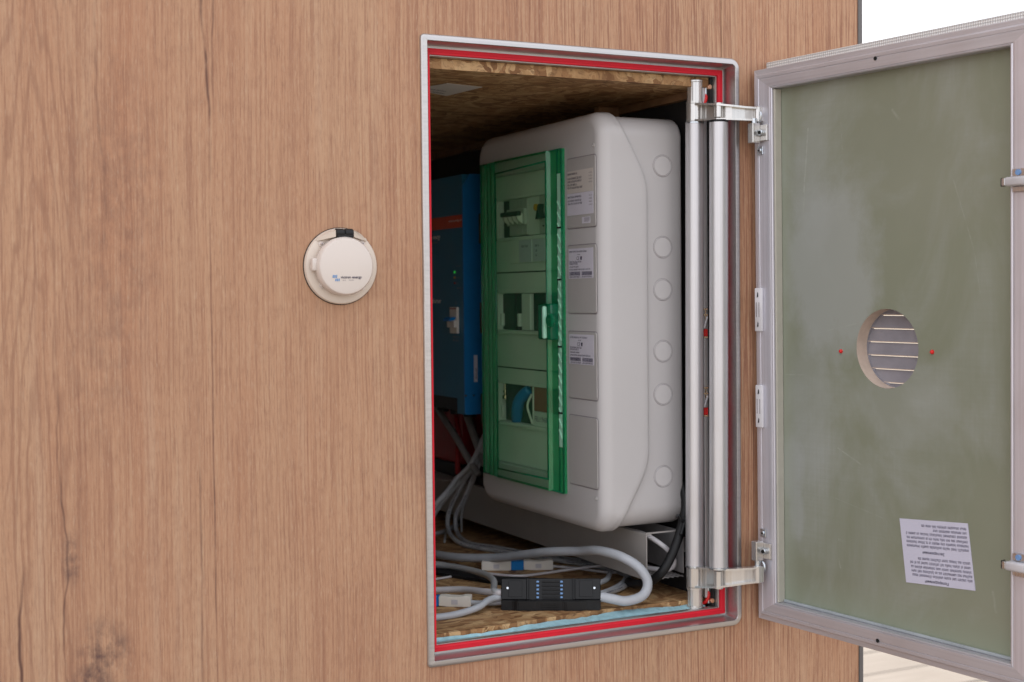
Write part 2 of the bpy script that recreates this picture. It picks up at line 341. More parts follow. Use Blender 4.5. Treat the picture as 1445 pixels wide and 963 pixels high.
# ------------------------------------------------------------------ helpers
class MB:
    def __init__(s): s.bm = bmesh.new()
    def quad(s, *p):
        try: s.bm.faces.new([s.bm.verts.new(Vector(q)) for q in p])
        except ValueError: pass
        return s
    def box(s, a, b, bev=0, seg=2, mat=None):
        x0, y0, z0 = a; x1, y1, z1 = b
        t = bmesh.new(); bmesh.ops.create_cube(t, size=1)
        for v in t.verts:
            v.co = Vector(((x0+x1)/2+v.co.x*(x1-x0), (y0+y1)/2+v.co.y*(y1-y0), (z0+z1)/2+v.co.z*(z1-z0)))
        if bev: bmesh.ops.bevel(t, geom=t.edges[:], offset=bev, segments=seg, affect='EDGES', profile=.5)
        if mat is not None: bmesh.ops.transform(t, matrix=mat, verts=t.verts[:])
        s._join(t); return s
    def _join(s, t):
        me = bpy.data.meshes.new('tmp'); t.to_mesh(me); t.free(); s.bm.from_mesh(me); bpy.data.meshes.remove(me)
    def cyl(s, p0, p1, r, n=24, r1=None, bev=0):
        p0, p1 = Vector(p0), Vector(p1); r1 = r if r1 is None else r1
        L = (p1-p0).length; q = (p1-p0).to_track_quat('Z', 'Y').to_matrix().to_4x4(); q.translation = p0
        prof = [(0, 0), (r-bev, 0), (r, bev), (r1, L-bev), (r1-bev, L), (0, L)] if bev else [(0, 0), (r, 0), (r1, L), (0, L)]
        return s.lathe(prof, q, n)
    def lathe(s, prof, mat=Matrix.Identity(4), n=32):
        bm = s.bm; rings = []
        for (r, z) in prof:
            if r < 1e-7: rings.append([bm.verts.new(mat @ Vector((0, 0, z)))])
            else: rings.append([bm.verts.new(mat @ Vector((r*math.cos(2*math.pi*i/n), r*math.sin(2*math.pi*i/n), z))) for i in range(n)])
        for a, b in zip(rings, rings[1:]):
            for i in range(n):
                j = (i+1) % n
                if len(a) == 1 and len(b) == 1: break
                if len(a) == 1: f = (a[0], b[j], b[i])
                elif len(b) == 1: f = (a[i], a[j], b[0])
                else: f = (a[i], a[j], b[j], b[i])
                try: bm.faces.new(f)
                except ValueError: pass
        return s
    def tube(s, pts, r, n=12, sub=6, closed=False):
        P = [Vector(p) for p in pts]; C = []
        if sub:
            for i in range(len(P)-1):
                a = P[max(i-1, 0)]; b = P[i]; c = P[i+1]; d_ = P[min(i+2, len(P)-1)]
                for k in range(sub):
                    t = k/sub
                    C.append(.5*((2*b)+(c-a)*t+(2*a-5*b+4*c-d_)*t*t+(-a+3*b-3*c+d_)*t*t*t))
            C.append(P[-1])
        else: C = P
        up = Vector((0, 0, 1)); rings = []; N = None
        for i, c in enumerate(C):
            T = (C[min(i+1, len(C)-1)]-C[max(i-1, 0)]).normalized()
            if N is None: N = T.cross(up) if abs(T.dot(up)) < .95 else T.cross(Vector((1, 0, 0)))
            N = (N-T*N.dot(T)).normalized(); B = T.cross(N)
            rings.append([s.bm.verts.new(c+r*(math.cos(2*math.pi*k/n)*N+math.sin(2*math.pi*k/n)*B)) for k in range(n)])
        for a, b in zip(rings, rings[1:]):
            for k in range(n): s.bm.faces.new((a[k], a[(k+1) % n], b[(k+1) % n], b[k]))
        s.bm.faces.new(rings[0][::-1]); s.bm.faces.new(rings[-1]); return s
    def prism(s, poly, a, b, axes='xz', bev=0, mat=None):
        """extrude a 2D polygon between a and b on the remaining axis"""
        t = bmesh.new()
        def P(u, v, w_):
            return {'xz': (u, w_, v), 'yz': (w_, u, v), 'xy': (u, v, w_)}[axes]
        lo = [t.verts.new(P(u, v, a)) for u, v in poly]; hi = [t.verts.new(P(u, v, b)) for u, v in poly]
        t.faces.new(lo); t.faces.new(hi[::-1])
        for i in range(len(poly)):
            j = (i+1) % len(poly); t.faces.new((lo[i], hi[i], hi[j], lo[j]))
        bmesh.ops.recalc_face_normals(t, faces=t.faces[:])
        if bev: bmesh.ops.bevel(t, geom=t.edges[:], offset=bev, segments=2, affect='EDGES')
        if mat is not None: bmesh.ops.transform(t, matrix=mat, verts=t.verts[:])
        s._join(t); return s
    def rings(s, R_, close_first=False, close_last=False):
        vs = [[s.bm.verts.new(Vector(p)) for p in r] for r in R_]
        for a, b in zip(vs, vs[1:]):
            n = len(a)
            for i in range(n): s.bm.faces.new((a[i], a[(i+1) % n], b[(i+1) % n], b[i]))
        if close_first: s.bm.faces.new(vs[0])
        if close_last: s.bm.faces.new(vs[-1])
        return s
    def obj(s, name, mat, parent=None, smooth=None, local=False, recalc=True):
        bmesh.ops.remove_doubles(s.bm, verts=s.bm.verts[:], dist=1e-6)
        if recalc: bmesh.ops.recalc_face_normals(s.bm, faces=s.bm.faces[:])
        me = bpy.data.meshes.new(name); s.bm.to_mesh(me); s.bm.free()
        return link(name, me, mat, parent, smooth, local)

def sstep_(t): t = max(0, min(1, t*1.6)); return t*t*(3-2*t)
BASE = {}
def link(name, me, mat, parent=None, smooth=None, local=False):
    me.materials.append(M[mat] if isinstance(mat, str) else mat)
    o = bpy.data.objects.new(name, me); COL.objects.link(o)
    if parent is not None:
        o.parent = parent; base = BASE[parent.name]
        if not local: me.transform(base.inverted())
        BASE[o.name] = base
    else: BASE[o.name] = Matrix.Identity(4)
    if smooth:
        for p in me.polygons: p.use_smooth = True
        if smooth is not True: me.set_sharp_from_angle(angle=R(smooth))
    return o

def thing(name, label, cat, loc=(0, 0, 0), mat=None, group=None, kind=None):
    o = bpy.data.objects.new(name, None); COL.objects.link(o); o.empty_display_size = .05
    m = mat if mat is not None else Matrix.Translation(Vector(loc))
    o.matrix_world = m; BASE[o.name] = m.copy()
    if kind: o['kind'] = kind
    if label: o['label'] = label
    if cat: o['category'] = cat
    if group: o['group'] = group
    return o
def tag(o, label, cat, group=None):
    o['label'] = label; o['category'] = cat
    if group: o['group'] = group
    return o

def plane_mat(origin, xdir, ydir):
    x = Vector(xdir).normalized(); y = Vector(ydir).normalized(); z = x.cross(y)
    m = Matrix.Identity(4)
    for i in range(3): m[i][0] = x[i]; m[i][1] = y[i]; m[i][2] = z[i]
    m.translation = Vector(origin); return m
def text_mesh(s, size, m, bold=False, align='LEFT'):
    c = bpy.data.curves.new('txt', 'FONT'); c.body = s; c.size = size; c.align_x = align; c.resolution_u = 2
    if bold: c.offset = size*.018
    o = bpy.data.objects.new('txt', c); COL.objects.link(o); bpy.context.view_layer.update()
    me = bpy.data.meshes.new_from_object(o.evaluated_get(bpy.context.evaluated_depsgraph_get()))
    bpy.data.objects.remove(o); me.transform(m); me.materials.clear(); return me
def text(name, s, size, m, mat, parent, bold=False, align='LEFT'):
    return link(name, text_mesh(s, size, m, bold, align), mat, parent)
def scribble(mb, x, y, L, h, m, seed=0, word=(3, 8)):
    """a line of small print: unreadable letters, each a stroke or two"""
    rr = random.Random(seed); cx = x
    while cx < x+L-h*.5:
        n = rr.randint(*word)
        for _ in range(n):
            if cx > x+L-h*.4: break
            k = rr.random(); wl = h*.16
            up = h*(1.35 if k < .2 else 1.0)
            def q(a, b, c, d_): mb.quad(m @ Vector((a, b, 0)), m @ Vector((c, b, 0)), m @ Vector((c, d_, 0)), m @ Vector((a, d_, 0)))
            q(cx, y, cx+wl, y+up)
            if k > .35: q(cx+h*.38, y, cx+h*.38+wl, y+h)
            if k > .2: q(cx+wl, y+(h*.82 if k > .6 else 0), cx+h*.38, y+(h if k > .6 else h*.18))
            cx += h*(.75 if k > .35 else .45)
        cx += h*.55

def rrect(cx, cy, w_, h_, r, n=6):
    """rounded rectangle outline, counter-clockwise from the right side"""
    P = []; rl = r if isinstance(r, (list, tuple)) else [r]*4
    for (sx, sy, a0), r in zip(((1, -1, -90), (1, 1, 0), (-1, 1, 90), (-1, -1, 180)), rl):
        r = max(r, 1e-5)
        ox, oy = cx+sx*(w_/2-r), cy+sy*(h_/2-r)
        for k in range(n+1):
            a = R(a0+90*k/n); P.append((ox+r*math.cos(a), oy+r*math.sin(a)))
    return P
def frame_sweep(mb, x0, x1, z0, z1, Rad, prof, n=8):
    rs = []
    for (s_, y) in prof:
        p = rrect((x0+x1)/2, (z0+z1)/2, x1-x0-2*s_, z1-z0-2*s_, [max(q-s_, .0012) for q in Rad], n)
        rs.append([(a, y, b) for a, b in p])
    return mb.rings(rs)

# ------------------------------------------------------------------ ground and deck (setting)
g = MB(); g.quad((-600, -600, -.10), (600, -600, -.10), (600, 600, -.10), (-600, 600, -.10)); go = g.obj('ground', 'ground'); go['kind'] = 'structure'
deck = thing('deck', None, None, (0, 0, 0), kind='structure')
pm = MB().box((-4.0, 0, -.028), (9.0, .252, 0), .003, 1)
plank = pm.obj('plank', 'deck', deck); plank.location = (0, -6.8+.0, 0)
for k in range(1, 60):
    c = plank.copy(); COL.objects.link(c); c.parent = deck; c.location = (random.uniform(-.4, .4), -6.8+k*.2605-.0, random.uniform(-.0012, .0012))
joist = MB()
for k in range(7): joist.box((-3.5+k*2, -6.8, -.096), (-3.42+k*2, 8.8, -.030))
joist.obj('joist', 'ply', deck)['kind'] = 'stuff'

# ------------------------------------------------------------------ cabin
cabin = thing('cabin', 'cabin wall clad in vertical-grain oak laminate with grey corner trim', 'cabin')
FX0, FX1, FZ0, FZ1 = .0, .5580, .9505, 1.8735           # outer rectangle of the hatch frame
SEAM = .5248; ZB, ZT = .18, 2.75; XL, XR = -3.0, .8045
def panel(x0, x1):
    mb = MB(); hx0, hx1, hz0, hz1 = FX0+.006, FX1-.006, FZ0+.006, FZ1-.006
    xs = sorted({x0, x1, *[v for v in (hx0, hx1) if x0 < v < x1]}); zs = [ZB, hz0, hz1, ZT]
    for a, b in zip(xs, xs[1:]):
        for c, e in zip(zs, zs[1:]):
            if a >= hx0-1e-6 and b <= hx1+1e-6 and c == hz0: continue
            mb.quad((a, 0, c), (b, 0, c), (b, 0, e), (a, 0, e))
            mb.quad((a, .022, c), (a, .022, e), (b, .022, e), (b, .022, c))
    for xx in (x0, x1):
        for c, e in (zip(zs, zs[1:]) if hx0 < xx < hx1 else [(ZB, ZT)]):
            if hx0 < xx < hx1 and c == hz0: continue
            mb.quad((xx, 0, c), (xx, .022, c), (xx, .022, e), (xx, 0, e))
    return mb.obj('wall_panel', 'wood', cabin, recalc=False)
panel(XL, SEAM-.0006); panel(SEAM+.0006, XR)
for (a, b) in ((ZB, FZ0), (FZ1, ZT)): MB().box((SEAM-.01, .0225, a), (SEAM+.01, .026, b)).obj('seam_strip', 'blackhole', cabin)
MB().box((XR+.0004, -.002, ZB-.02), (XR+.0095, .05, ZT), .001, 1).obj('corner_trim', 'trim', cabin)
MB().box((XR-.020, .0505, ZB), (XR+.006, 2.4, ZT)).obj('end_wall', 'wood', cabin)
MB().box((XL, 2.4005, ZB), (XR, 2.42, ZT)).obj('rear_wall', 'wood', cabin)
MB().box((XL-.02, .0, ZB), (XL-.0005, 2.42, ZT)).obj('end_wall', 'wood', cabin)
MB().box((XL-.05, -.05, ZT+.0005), (XR+.05, 2.47, ZT+.08), .01).obj('roof', 'roof', cabin)
MB().box((XL, .03, ZB-.14), (XR-.03, 2.39, ZB-.0005)).obj('chassis', 'dark', cabin)

# hatch frame: rounded outer flange, deep reveal, inner lip with the red rubber seal
hf = frame_sweep(MB(), FX0, FX1, FZ0, FZ1, (.017, .017, .006, .006), [(0, .001), (0, -.0020), (.0008, -.0036), (.0026, -.0050), (.0050, -.0056), (.0092, -.0058), (.0098, -.0052), (.0100, -.0040), (.0104, .0), (.0116, .0255), (.0258, .0258), (.0263, .0265), (.0263, .0375), (.001, .0375)]).obj('hatch_frame', 'alu_x', cabin, 40)
frame_sweep(MB(), FX0, FX1, FZ0, FZ1, (.017, .017, .006, .006), [(.0155, .0256), (.0155, .0222), (.0159, .0216), (.0208, .0212), (.0211, .0218), (.0214, .0212), (.0243, .0216), (.0247, .0222), (.0247, .0256)]).obj('seal', 'seal', hf, 40)

# compartment boards
CX0, CX1, CYB = -.35, .526, 1.55
def osb_board(name, z0, z1, edge, mat):
    mb = MB(); top = [mb.bm.verts.new((a, b, z1)) for a, b in edge] ; bot = [mb.bm.verts.new((a, b, z0)) for a, b in edge]
    tb = [mb.bm.verts.new((edge[-1][0], CYB, z1)), mb.bm.verts.new((edge[0][0], CYB, z1))]; bb = [mb.bm.verts.new((edge[-1][0], CYB, z0)), mb.bm.verts.new((edge[0][0], CYB, z0))]
    mb.bm.faces.new(top+tb); mb.bm.faces.new(bot+bb)
    for i in range(len(edge)-1): mb.bm.faces.new((top[i], top[i+1], bot[i+1], bot[i]))
    return mb.obj(name, mat, cabin)
ed = []; rr = random.Random(4)
for i in range(60):
    x = CX0+(CX1-CX0)*i/59
    y = .0425+.022*max(0, min(1, (x-.08)/.25))-.009*max(0, min(1, (x-.36)/.12)); ed.append((x, y+rr.uniform(-.0016, .0016)))
osb_board('floor_board', .970, .987, ed, 'osb')
osb_board('ceiling_board', 1.8315, 1.8468, [(CX0+(CX1-CX0)*i/59, .0380+rr.uniform(0, .0008)) for i in range(60)], 'osb_c')
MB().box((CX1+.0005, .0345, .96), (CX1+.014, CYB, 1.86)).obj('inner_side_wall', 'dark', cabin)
MB().box((CX0-.014, .0345, .96), (CX0-.0005, CYB, 1.86)).obj('inner_side_wall', 'bouncewall', cabin)  # unseen wall, whitened to throw light back onto the cabinet front
MB().box((CX0, CYB+.0005, .96), (CX1, CYB+.014, 1.86)).obj('inner_back_wall', 'bouncewall', cabin)
MB().box((CX1-.012, .060, 1.8185), (CX1, 1.5, 1.8312), .001).obj('batten', 'ply', cabin)
MB().box((.470, .300, 1.812), (.5135, .318, 1.8312), .002).obj('batten', 'ply', cabin)
fo = MB(); 
pts = []
for i in range(80):
    x = CX0+.02+(CX1-.03-CX0)*i/79; pts.append((x, .98+rr.uniform(0, .0016)+.001*math.sin(x*37)))
for (x0, z0_), (x1, z1_) in zip(pts, pts[1:]):
    y0 = .0425+.022*max(0, min(1, (x0-.08)/.25))-.009*max(0, min(1, (x0-.36)/.12)); yb = y0-.0018
    fo.quad((x0, .0400, z0_-.004), (x1, .0400, z1_-.004), (x1, yb, z1_), (x0, yb, z0_)); fo.quad((x0, .0400, .955), (x1, .0400, .955), (x1, .0400, z1_-.004), (x0, .0400, z0_-.004))
fo.obj('insulation_strip', 'foam', cabin, recalc=False)
cn = thing('ceiling_notice', 'small pale paper label stuck to the chipboard ceiling of the compartment', 'label', (.13, .2, 1.8312))
MB().prism([(.085, .235), (.112, .158), (.180, .172), (.166, .284)], 1.8306, 1.8311, 'xy').obj('paper', 'stickerw', cn)
sm = MB(); mm = plane_mat((.150, .262, 1.8304), (-.6, -.25, 0), (.10, -.8, 0)); scribble(sm, 0, 0, .05, .006, mm, 5); scribble(sm, .01, .02, .04, .005, mm, 6); sm.obj('print', 'inkb', cn)

# ------------------------------------------------------------------ power inlet on the wall
inl = thing('power_inlet', 'round cream flip-lid power inlet socket mounted on the wood wall left of the hatch', 'power inlet', (-.1253, 0, 1.538))
Tb = plane_mat((-.1253, 0, 1.538), (1, 0, 0), (0, 0, 1))     # local z points to -Y
MB().lathe([(0, 0), (.0535, 0), (.0535, .004), (.0522, .0065), (.049, .008), (.0395, .0085), (.038, .012), (0, .012)], Tb, 72).obj('flange', 'cream', inl, 35)
lidc = (-.1262, 0, 1.5375)
Tl = plane_mat(lidc, (1, 0, 0), (0, 0, 1))
MB().lathe([(0, .0002), (.0545, .0002), (.0545, .0012), (0, .0012)], Tb, 72).obj('shadow_ring', 'blackhole', inl, 35)  # dark ring painting a contact shadow around the flange
lid = MB().lathe([(0, .012), (.0398, .0125), (.0411, .0145), (.0411, .023), (.0403, .0265), (.0384, .0292), (.035, .0302), (0, .0306)], Tl, 72)
lid.box((-.1735, -.022, 1.531), (-.163, -.010, 1.549), .003)
lid = lid.obj('lid', 'cream2', inl, 35)
for (xa, xb) in ((-.1620, -.1385), (-.1120, -.0886)):           # raised shoulders either side of the hinge follow the round rim
    arc = []
    for k in range(13):
        xx = xa+(xb-xa)*k/12; arc.append((xx, 1.538+math.sqrt(.0528**2-(xx+.1253)**2)))
    poly = [(xa, 1.5730 if xa < -.13 else 1.5785), (xb, 1.5785 if xa < -.13 else 1.5730)]+arc[::-1]
    hs_ = MB(); lo = []; hi_ = []
    for (px_, pz_) in poly:
        t = sstep_(1-abs(px_-(-.1252))/.040); lo.append(hs_.bm.verts.new((px_, -.0070, pz_))); hi_.append(hs_.bm.verts.new((px_, -.0085-.0135*t, pz_-.0016*(pz_ > 1.579))))
    hs_.bm.faces.new(hi_)
    for i in range(len(poly)): j = (i+1) % len(poly); hs_.bm.faces.new((lo[i], lo[j], hi_[j], hi_[i]))
    hs_.obj('hinge_shoulder', 'cream', inl, 50)
MB().cyl((-.1380, -.0180, 1.5835), (-.1255, -.0180, 1.5835), .0066, 20, bev=.001).cyl((-.1250, -.0180, 1.5835), (-.1125, -.0180, 1.5835), .0066, 20, bev=.001).box((-.137, -.024, 1.5765), (-.1135, -.010, 1.583), .001).obj('hinge', 'black', inl, 40)
for (sx, sz) in ((-.156, 1.569), (-.0955, 1.570), (-.156, 1.511), (-.096, 1.508)):
    q = MB().lathe([(0, .0135), (.0012, .0135), (.002, .0095), (.0040, .0095), (.0040, .0080)], plane_mat((sx, 0, sz), (1, 0, 0), (0, 0, 1)), 18).obj('screw', 'cream2', inl, 40)
    MB().cyl((sx, -.0136, sz), (sx, -.0142, sz), .0011, 10).obj('screw_slot', 'inkg', q)
Tt = plane_mat((0, -.0309, 0), (1, 0, 0), (0, 0, 1))
text('lettering', 'victron energy', .0052, Matrix.Translation((-.1352, 0, 1.5205)) @ Tt, 'inkb', lid, True)
text('lettering', 'BLUE       POWER', .0021, Matrix.Translation((-.1325, 0, 1.5172)) @ Tt, 'inkg', lid)
lg = MB()
def para(cx, cz, w_, h_, sk): lg.quad((cx-w_/2, -.0309, cz-h_/2), (cx+w_/2-sk, -.0309, cz-h_/2), (cx+w_/2, -.0309, cz+h_/2), (cx-w_/2+sk, -.0309, cz+h_/2))
for k in range(3): para(-.1462+k*.0024, 1.5232, .0021, .0040, .0006)
for k in range(3): para(-.1425+k*.0024, 1.5185, .0021, .0036, .0006)
lg.obj('logo', 'logo', lid)

# ------------------------------------------------------------------ distribution cabinet
cab = thing('distribution_cabinet', 'warm white distribution cabinet with a translucent green window door', 'electrical cabinet', (.42, .32, 1.10))
Y0, Y1, Z0, Z1, XF = .085, .558, 1.101, 1.794, .347
NB = 10
def ring(inset, xval, rad=.042, hz=0.0):
    p = rrect((Y0+Y1)/2, (Z0+Z1)/2, (Y1-Y0)-2*inset, (Z1-Z0)-2*inset, max(rad-inset, .004), 10)
    # dense straight sides so the crease can curve
    o = []
    for i in range(len(p)):
        a, b = p[i], p[(i+1) % len(p)]
        L = math.hypot(a[0]-b[0], a[1]-b[1]); k = 48 if L > .05 else 1
        for j in range(k): o.append((a[0]+(b[0]-a[0])*j/k, a[1]+(b[1]-a[1])*j/k))
    return [((xval(yy, zz) if callable(xval) else xval), yy, zz) for yy, zz in o]
def sstep(t): t = max(0, min(1, t)); return t*t*(3-2*t)
def crease(yy, zz):
    a = sstep((1.797-zz)/.135); b = sstep((zz-1.098)/.135); return .386+.052*min(a, b)
bev = .019
prof = [ring(bev*(1-math.sin(R(90*k/NB))), XF+.022*(1-math.cos(R(90*k/NB)))) for k in range(NB+1)]
hr = ring(0, 0)  # hole ring uses same vertex count
hole = []
for (xx, yy, zz) in prof[0]:
    ty = (yy-(Y0+Y1)/2)/((Y1-Y0)/2-bev); tz = (zz-(Z0+Z1)/2)/((Z1-Z0)/2-bev)
    hole.append((XF, .372+ty*.152, 1.449+tz*.268))
hole2 = [(XF+.021, b, c) for a, b, c in hole]
rs = [hole2, hole]+prof
rs.append([(XF+.035, b, c) for a, b, c in ring(0, 0)])
rs.append(ring(-.0006, lambda y_, z_: crease(y_, z_)-.012))
rs.append(ring(-.0004, lambda y_, z_: crease(y_, z_)-.0045))
rs.append(ring(.0008, lambda y_, z_: crease(y_, z_)-.0015))
rs.append(ring(.0030, crease))
rs.append(ring(.0100, lambda y_, z_: crease(y_, z_)+.0015))
cover = MB().rings(rs).obj('cover', 'cab', cab, 50)
inn = .0058
rs = [ring(inn, .375), ring(inn, .503), ring(inn+.0012, .5065), ring(inn+.0045, .5088), ring(inn+.02, .5092)]
body = MB().rings(rs, close_last=True).obj('body', 'cab', cab, 50)
MB().box((.5094, .14, 1.15), (.5255, .50, 1.74)).obj('mounting_bracket', 'trayin', cab)
for zk in (1.7064, 1.5719, 1.5015, 1.3993, 1.3274, 1.1904):
    xk = .4685+(zk-1.45)*.004; yk = Y0+inn
    Tk = plane_mat((xk, yk, zk), (1, 0, 0), (0, 0, 1))
    k_ = MB().lathe([(.0180, -.0002), (.0176, .0007), (.0172, .0009), (.0168, .0007), (.0165, .0001), (.0161, .0001), (.0158, .0010), (0, .0011)], Tk, 48).obj('knockout', 'cab', cab, 25)
    MB().lathe([(.0166, .0003), (.0160, .0003)], Tk, 48).lathe([(.0187, .0003), (.0181, .0003)], Tk, 48).obj('groove', 'inkg', k_)
    text('mark', 'M25', .0046, plane_mat((xk-.006, yk-.0013, zk-.002), (1, 0, 0), (0, 0, 1)), 'cab', k_)

# inner covers behind the window
XI = .3625
ic = MB(); rows = ((1.602, 1.6715), (1.430, 1.4985), (1.259, 1.3295)); OY0, OY1 = .238, .492
zs = [1.182]+[v for r_ in reversed(rows) for v in r_]+[1.716]
for a, b in zip(zs, zs[1:]):
    if any(abs(a-r_[0]) < 1e-6 for r_ in rows):
        ic.quad((XI, .221, a), (XI, OY0, a), (XI, OY0, b), (XI, .221, b)); ic.quad((XI, OY1, a), (XI, .523, a), (XI, .523, b), (XI, OY1, b))
        for (p, q) in (((OY0, a), (OY1, a)), ((OY1, a), (OY1, b)), ((OY1, b), (OY0, b)), ((OY0, b), (OY0, a))):
            ic.quad((XI, *p), (XI, *q), (XI+.010, *q), (XI+.010, *p))
    else: ic.quad((XI, .221, a), (XI, .523, a), (XI, .523, b), (XI, .221, b))
inner = ic.obj('inner_cover', 'inner', cab, recalc=False)
for (a, b) in rows:      # raised surrounds
    e = MB(); t = .007
    for (y0, y1, z0, z1) in ((OY0-t, OY1+t, a-t, a-.0005), (OY0-t, OY1+t, b+.0005, b+t), (OY1+.0005, OY1+t, a-.0004, b+.0004), (OY0-t, OY0-.0005, a-.0004, b+.0004)):
        e.box((XI-.004, y0, z0), (XI-.0003, y1, z1), .0008, 1)
    e.obj('opening_surround', 'inner', inner)
    for zz in (a-.0035, b+.0035): MB().cyl((XI-.0042, OY1+.0035, zz), (XI-.0050, OY1+.0035, zz), .0022, 8).obj('screw_hole', 'blackhole', inner)
for z_ in (1.5370, 1.3600): MB().box((XI-.0006, .224, z_-.0012), (XI-.0001, .522, z_+.0012)).obj('module_joint', 'blackhole', inner)
MB().box((XI-.0030, .300, 1.5530), (XI-.0005, .443, 1.5960), .0008, 1).obj('label_strip', 'inner', inner)
rl1 = MB().box((XI-.0040, .352, 1.5545), (XI-.0031, .402, 1.5945)).obj('row_label', 'sticker', inner); rl2 = MB().box((XI-.0040, .300, 1.5545), (XI-.0031, .348, 1.5945)).obj('row_label', 'sticker', inner)
def TX(y, z, x=XI-.0042): return plane_mat((x, y, z), (0, -1, 0), (0, 0, 1))
q = MB(); scribble(q, 0, 0, .026, .004, TX(.392, 1.581), 3); q.obj('print', 'inkb', inner)
q = MB(); scribble(q, 0, 0, .016, .004, TX(.338, 1.581), 4); scribble(q, 0, 0, .007, .004, TX(.336, 1.572), 8); scribble(q, 0, 0, .008, .004, TX(.336, 1.564), 9)
q.obj('print', 'inkb', inner)
MB().box((XI+.010, OY0-.01, 1.19), (XI+.050, OY1+.02, 1.71)).obj('device_chassis', 'blackhole', cab)
# row one: breakers
def breaker(y, z0, z1, name='breaker', xf=XI-.004):
    b = MB().box((xf, y-.0088, z0), (XI+.0095, y+.0088, z1), .001, 1).box((xf-.006, y-.0088, z0+.018), (xf, y+.0088, z1-.018), .0015, 1)
    return b.obj(name, 'breaker', cab)
for k in range(4):
    y = .432-.018*k; b = breaker(y, 1.604, 1.670)
    MB().prism([(XI-.010, 1.624), (XI-.0195, 1.631), (XI-.0210, 1.637), (XI-.0165, 1.641), (XI-.010, 1.643)], y-.0030, y+.0030, 'xz').obj('toggle', 'conw', b)
MB().box((XI-.0235, .371, 1.638), (XI-.014, .441, 1.6465), .002).obj('linked_toggle_bar', 'black', cab)
MB().box((XI-.002, .318, 1.603), (XI+.0095, .3685, 1.6705), .0006, 1).obj('blank_plate', 'inner', cab)
b = MB().box((XI-.006, .283, 1.603), (XI+.0095, .317, 1.6705), .001, 1).obj('breaker', 'breaker', cab)
MB().cyl((XI-.007, .322, 1.650), (XI-.0125, .322, 1.650), .0062, 16, bev=.001).obj('yellow_button', 'yellow', b, 40)
MB().cyl((XI-.007, .276, 1.655), (XI-.0125, .276, 1.655), .0068, 16, bev=.001).obj('yellow_button', 'yellow', b, 40)
MB().prism([(.292, 1.630), (.311, 1.628), (.306, 1.640), (.302, 1.652), (.297, 1.655), (.299, 1.642)], XI-.018, XI-.0062, 'yz', .0008).obj('toggle', 'black', b)
MB().box((XI-.0070, .298, 1.615), (XI-.0062, .303, 1.618)).obj('mark', 'black', b)
MB().box((XI-.004, .239, 1.603), (XI+.0095, .281, 1.6705), .001, 1).obj('breaker', 'breaker', cab)
# row two: rail remnants in the dark opening
MB().box((XI+.003, .404, 1.431), (XI+.0095, .4065, 1.4975)).box((XI-.001, .366, 1.431), (XI+.0095, .400, 1.4975), .001).obj('blank_insert', 'inner', cab)
for (ya, yb) in ((.411, .419), (.484, .491)): MB().box((XI-.001, ya, 1.437), (XI+.006, yb, 1.4610), .0015).obj('clip', 'inner', cab)
MB().box((XI+.006, .440, 1.431), (XI+.0095, .491, 1.4975)).obj('dark_divider', 'black', cab)
MB().box((XI-.001, .246, 1.431), (XI+.0095, .352, 1.4975), .001).obj('dark_insert', 'black', cab)
# row three
MB().box((XI+.0, .2385, 1.286), (XI+.0095, .356, 1.3290), .0008).obj('relay_block', 'orange', cab)
MB().box((XI-.001, .2385, 1.2595), (XI+.0095, .356, 1.2855), .0008).obj('white_terminal_strip', 'inner', cab)
text('marking', 'FEL/1968', .013, plane_mat((XI-.0013, .352, 1.268), (0, -1, 0), (0, 0, 1)), 'ink', cab)
MB().box((XI-.001, .357, 1.2595), (XI+.0095, .3605, 1.329)).obj('divider', 'inner', cab)
MB().cyl((XI, .474, 1.305), (XI, .474, 1.328), .0018, 10).cyl((XI, .474, 1.3115), (XI, .474, 1.3165), .0042, 12, bev=.001).cyl((XI, .474, 1.300), (XI, .474, 1.3075), .0056, 12, bev=.001).obj('brass_terminal', 'brass', cab, 40)
MB().tube([(XI+.008, .44, 1.262), (XI+.001, .425, 1.285), (XI+.0, .41, 1.305), (XI+.008, .385, 1.322)], .011, 10).obj('blue_wire', 'conb', cab, True)
MB().tube([(XI+.004, .372, 1.315), (XI-.004, .374, 1.295), (XI-.002, .368, 1.275), (XI+.0, .362, 1.262)], .0022, 8).obj('white_wire', 'conw', cab, True)
MB().box((XI-.001, .484, 1.266), (XI+.006, .491, 1.288), .0015).obj('clip', 'inner', cab)

# green window door
zb, zt = 1.156, 1.742
def shell(prof, name, mat, par):
    gd = MB()
    for (a, b) in zip(prof, prof[1:]): gd.quad((a[1], a[0], zb), (b[1], b[0], zb), (b[1], b[0], zt), (a[1], a[0], zt))
    for zz in (zb, zt):
        for (a, b) in zip(prof, prof[1:]): gd.quad((a[1], a[0], zz), (b[1], b[0], zz), (max(b[1], .3468), b[0], zz), (max(a[1], .3468), a[0], zz))
    return gd.obj(name, mat, par, recalc=False)
win = shell([(.250, .335), (.452, .335)], 'window_door', 'green', cab)
shell([(.2040, .350), (.2040, .342), (.246, .342), (.250, .335)], 'window_edge', 'green3', win)
shell([(.452, .335), (.456, .3375), (.474, .3378), (.476, .3392), (.494, .3396), (.497, .3412), (.518, .3420), (.530, .3435), (.541, .3470), (.552, .3535), (.561, .364)], 'window_edge', 'green3', win)
def bar(a, b, r, name, mat, par): MB().tube([a, b], r, 6, 0).obj(name, mat, par, True)
e = MB()
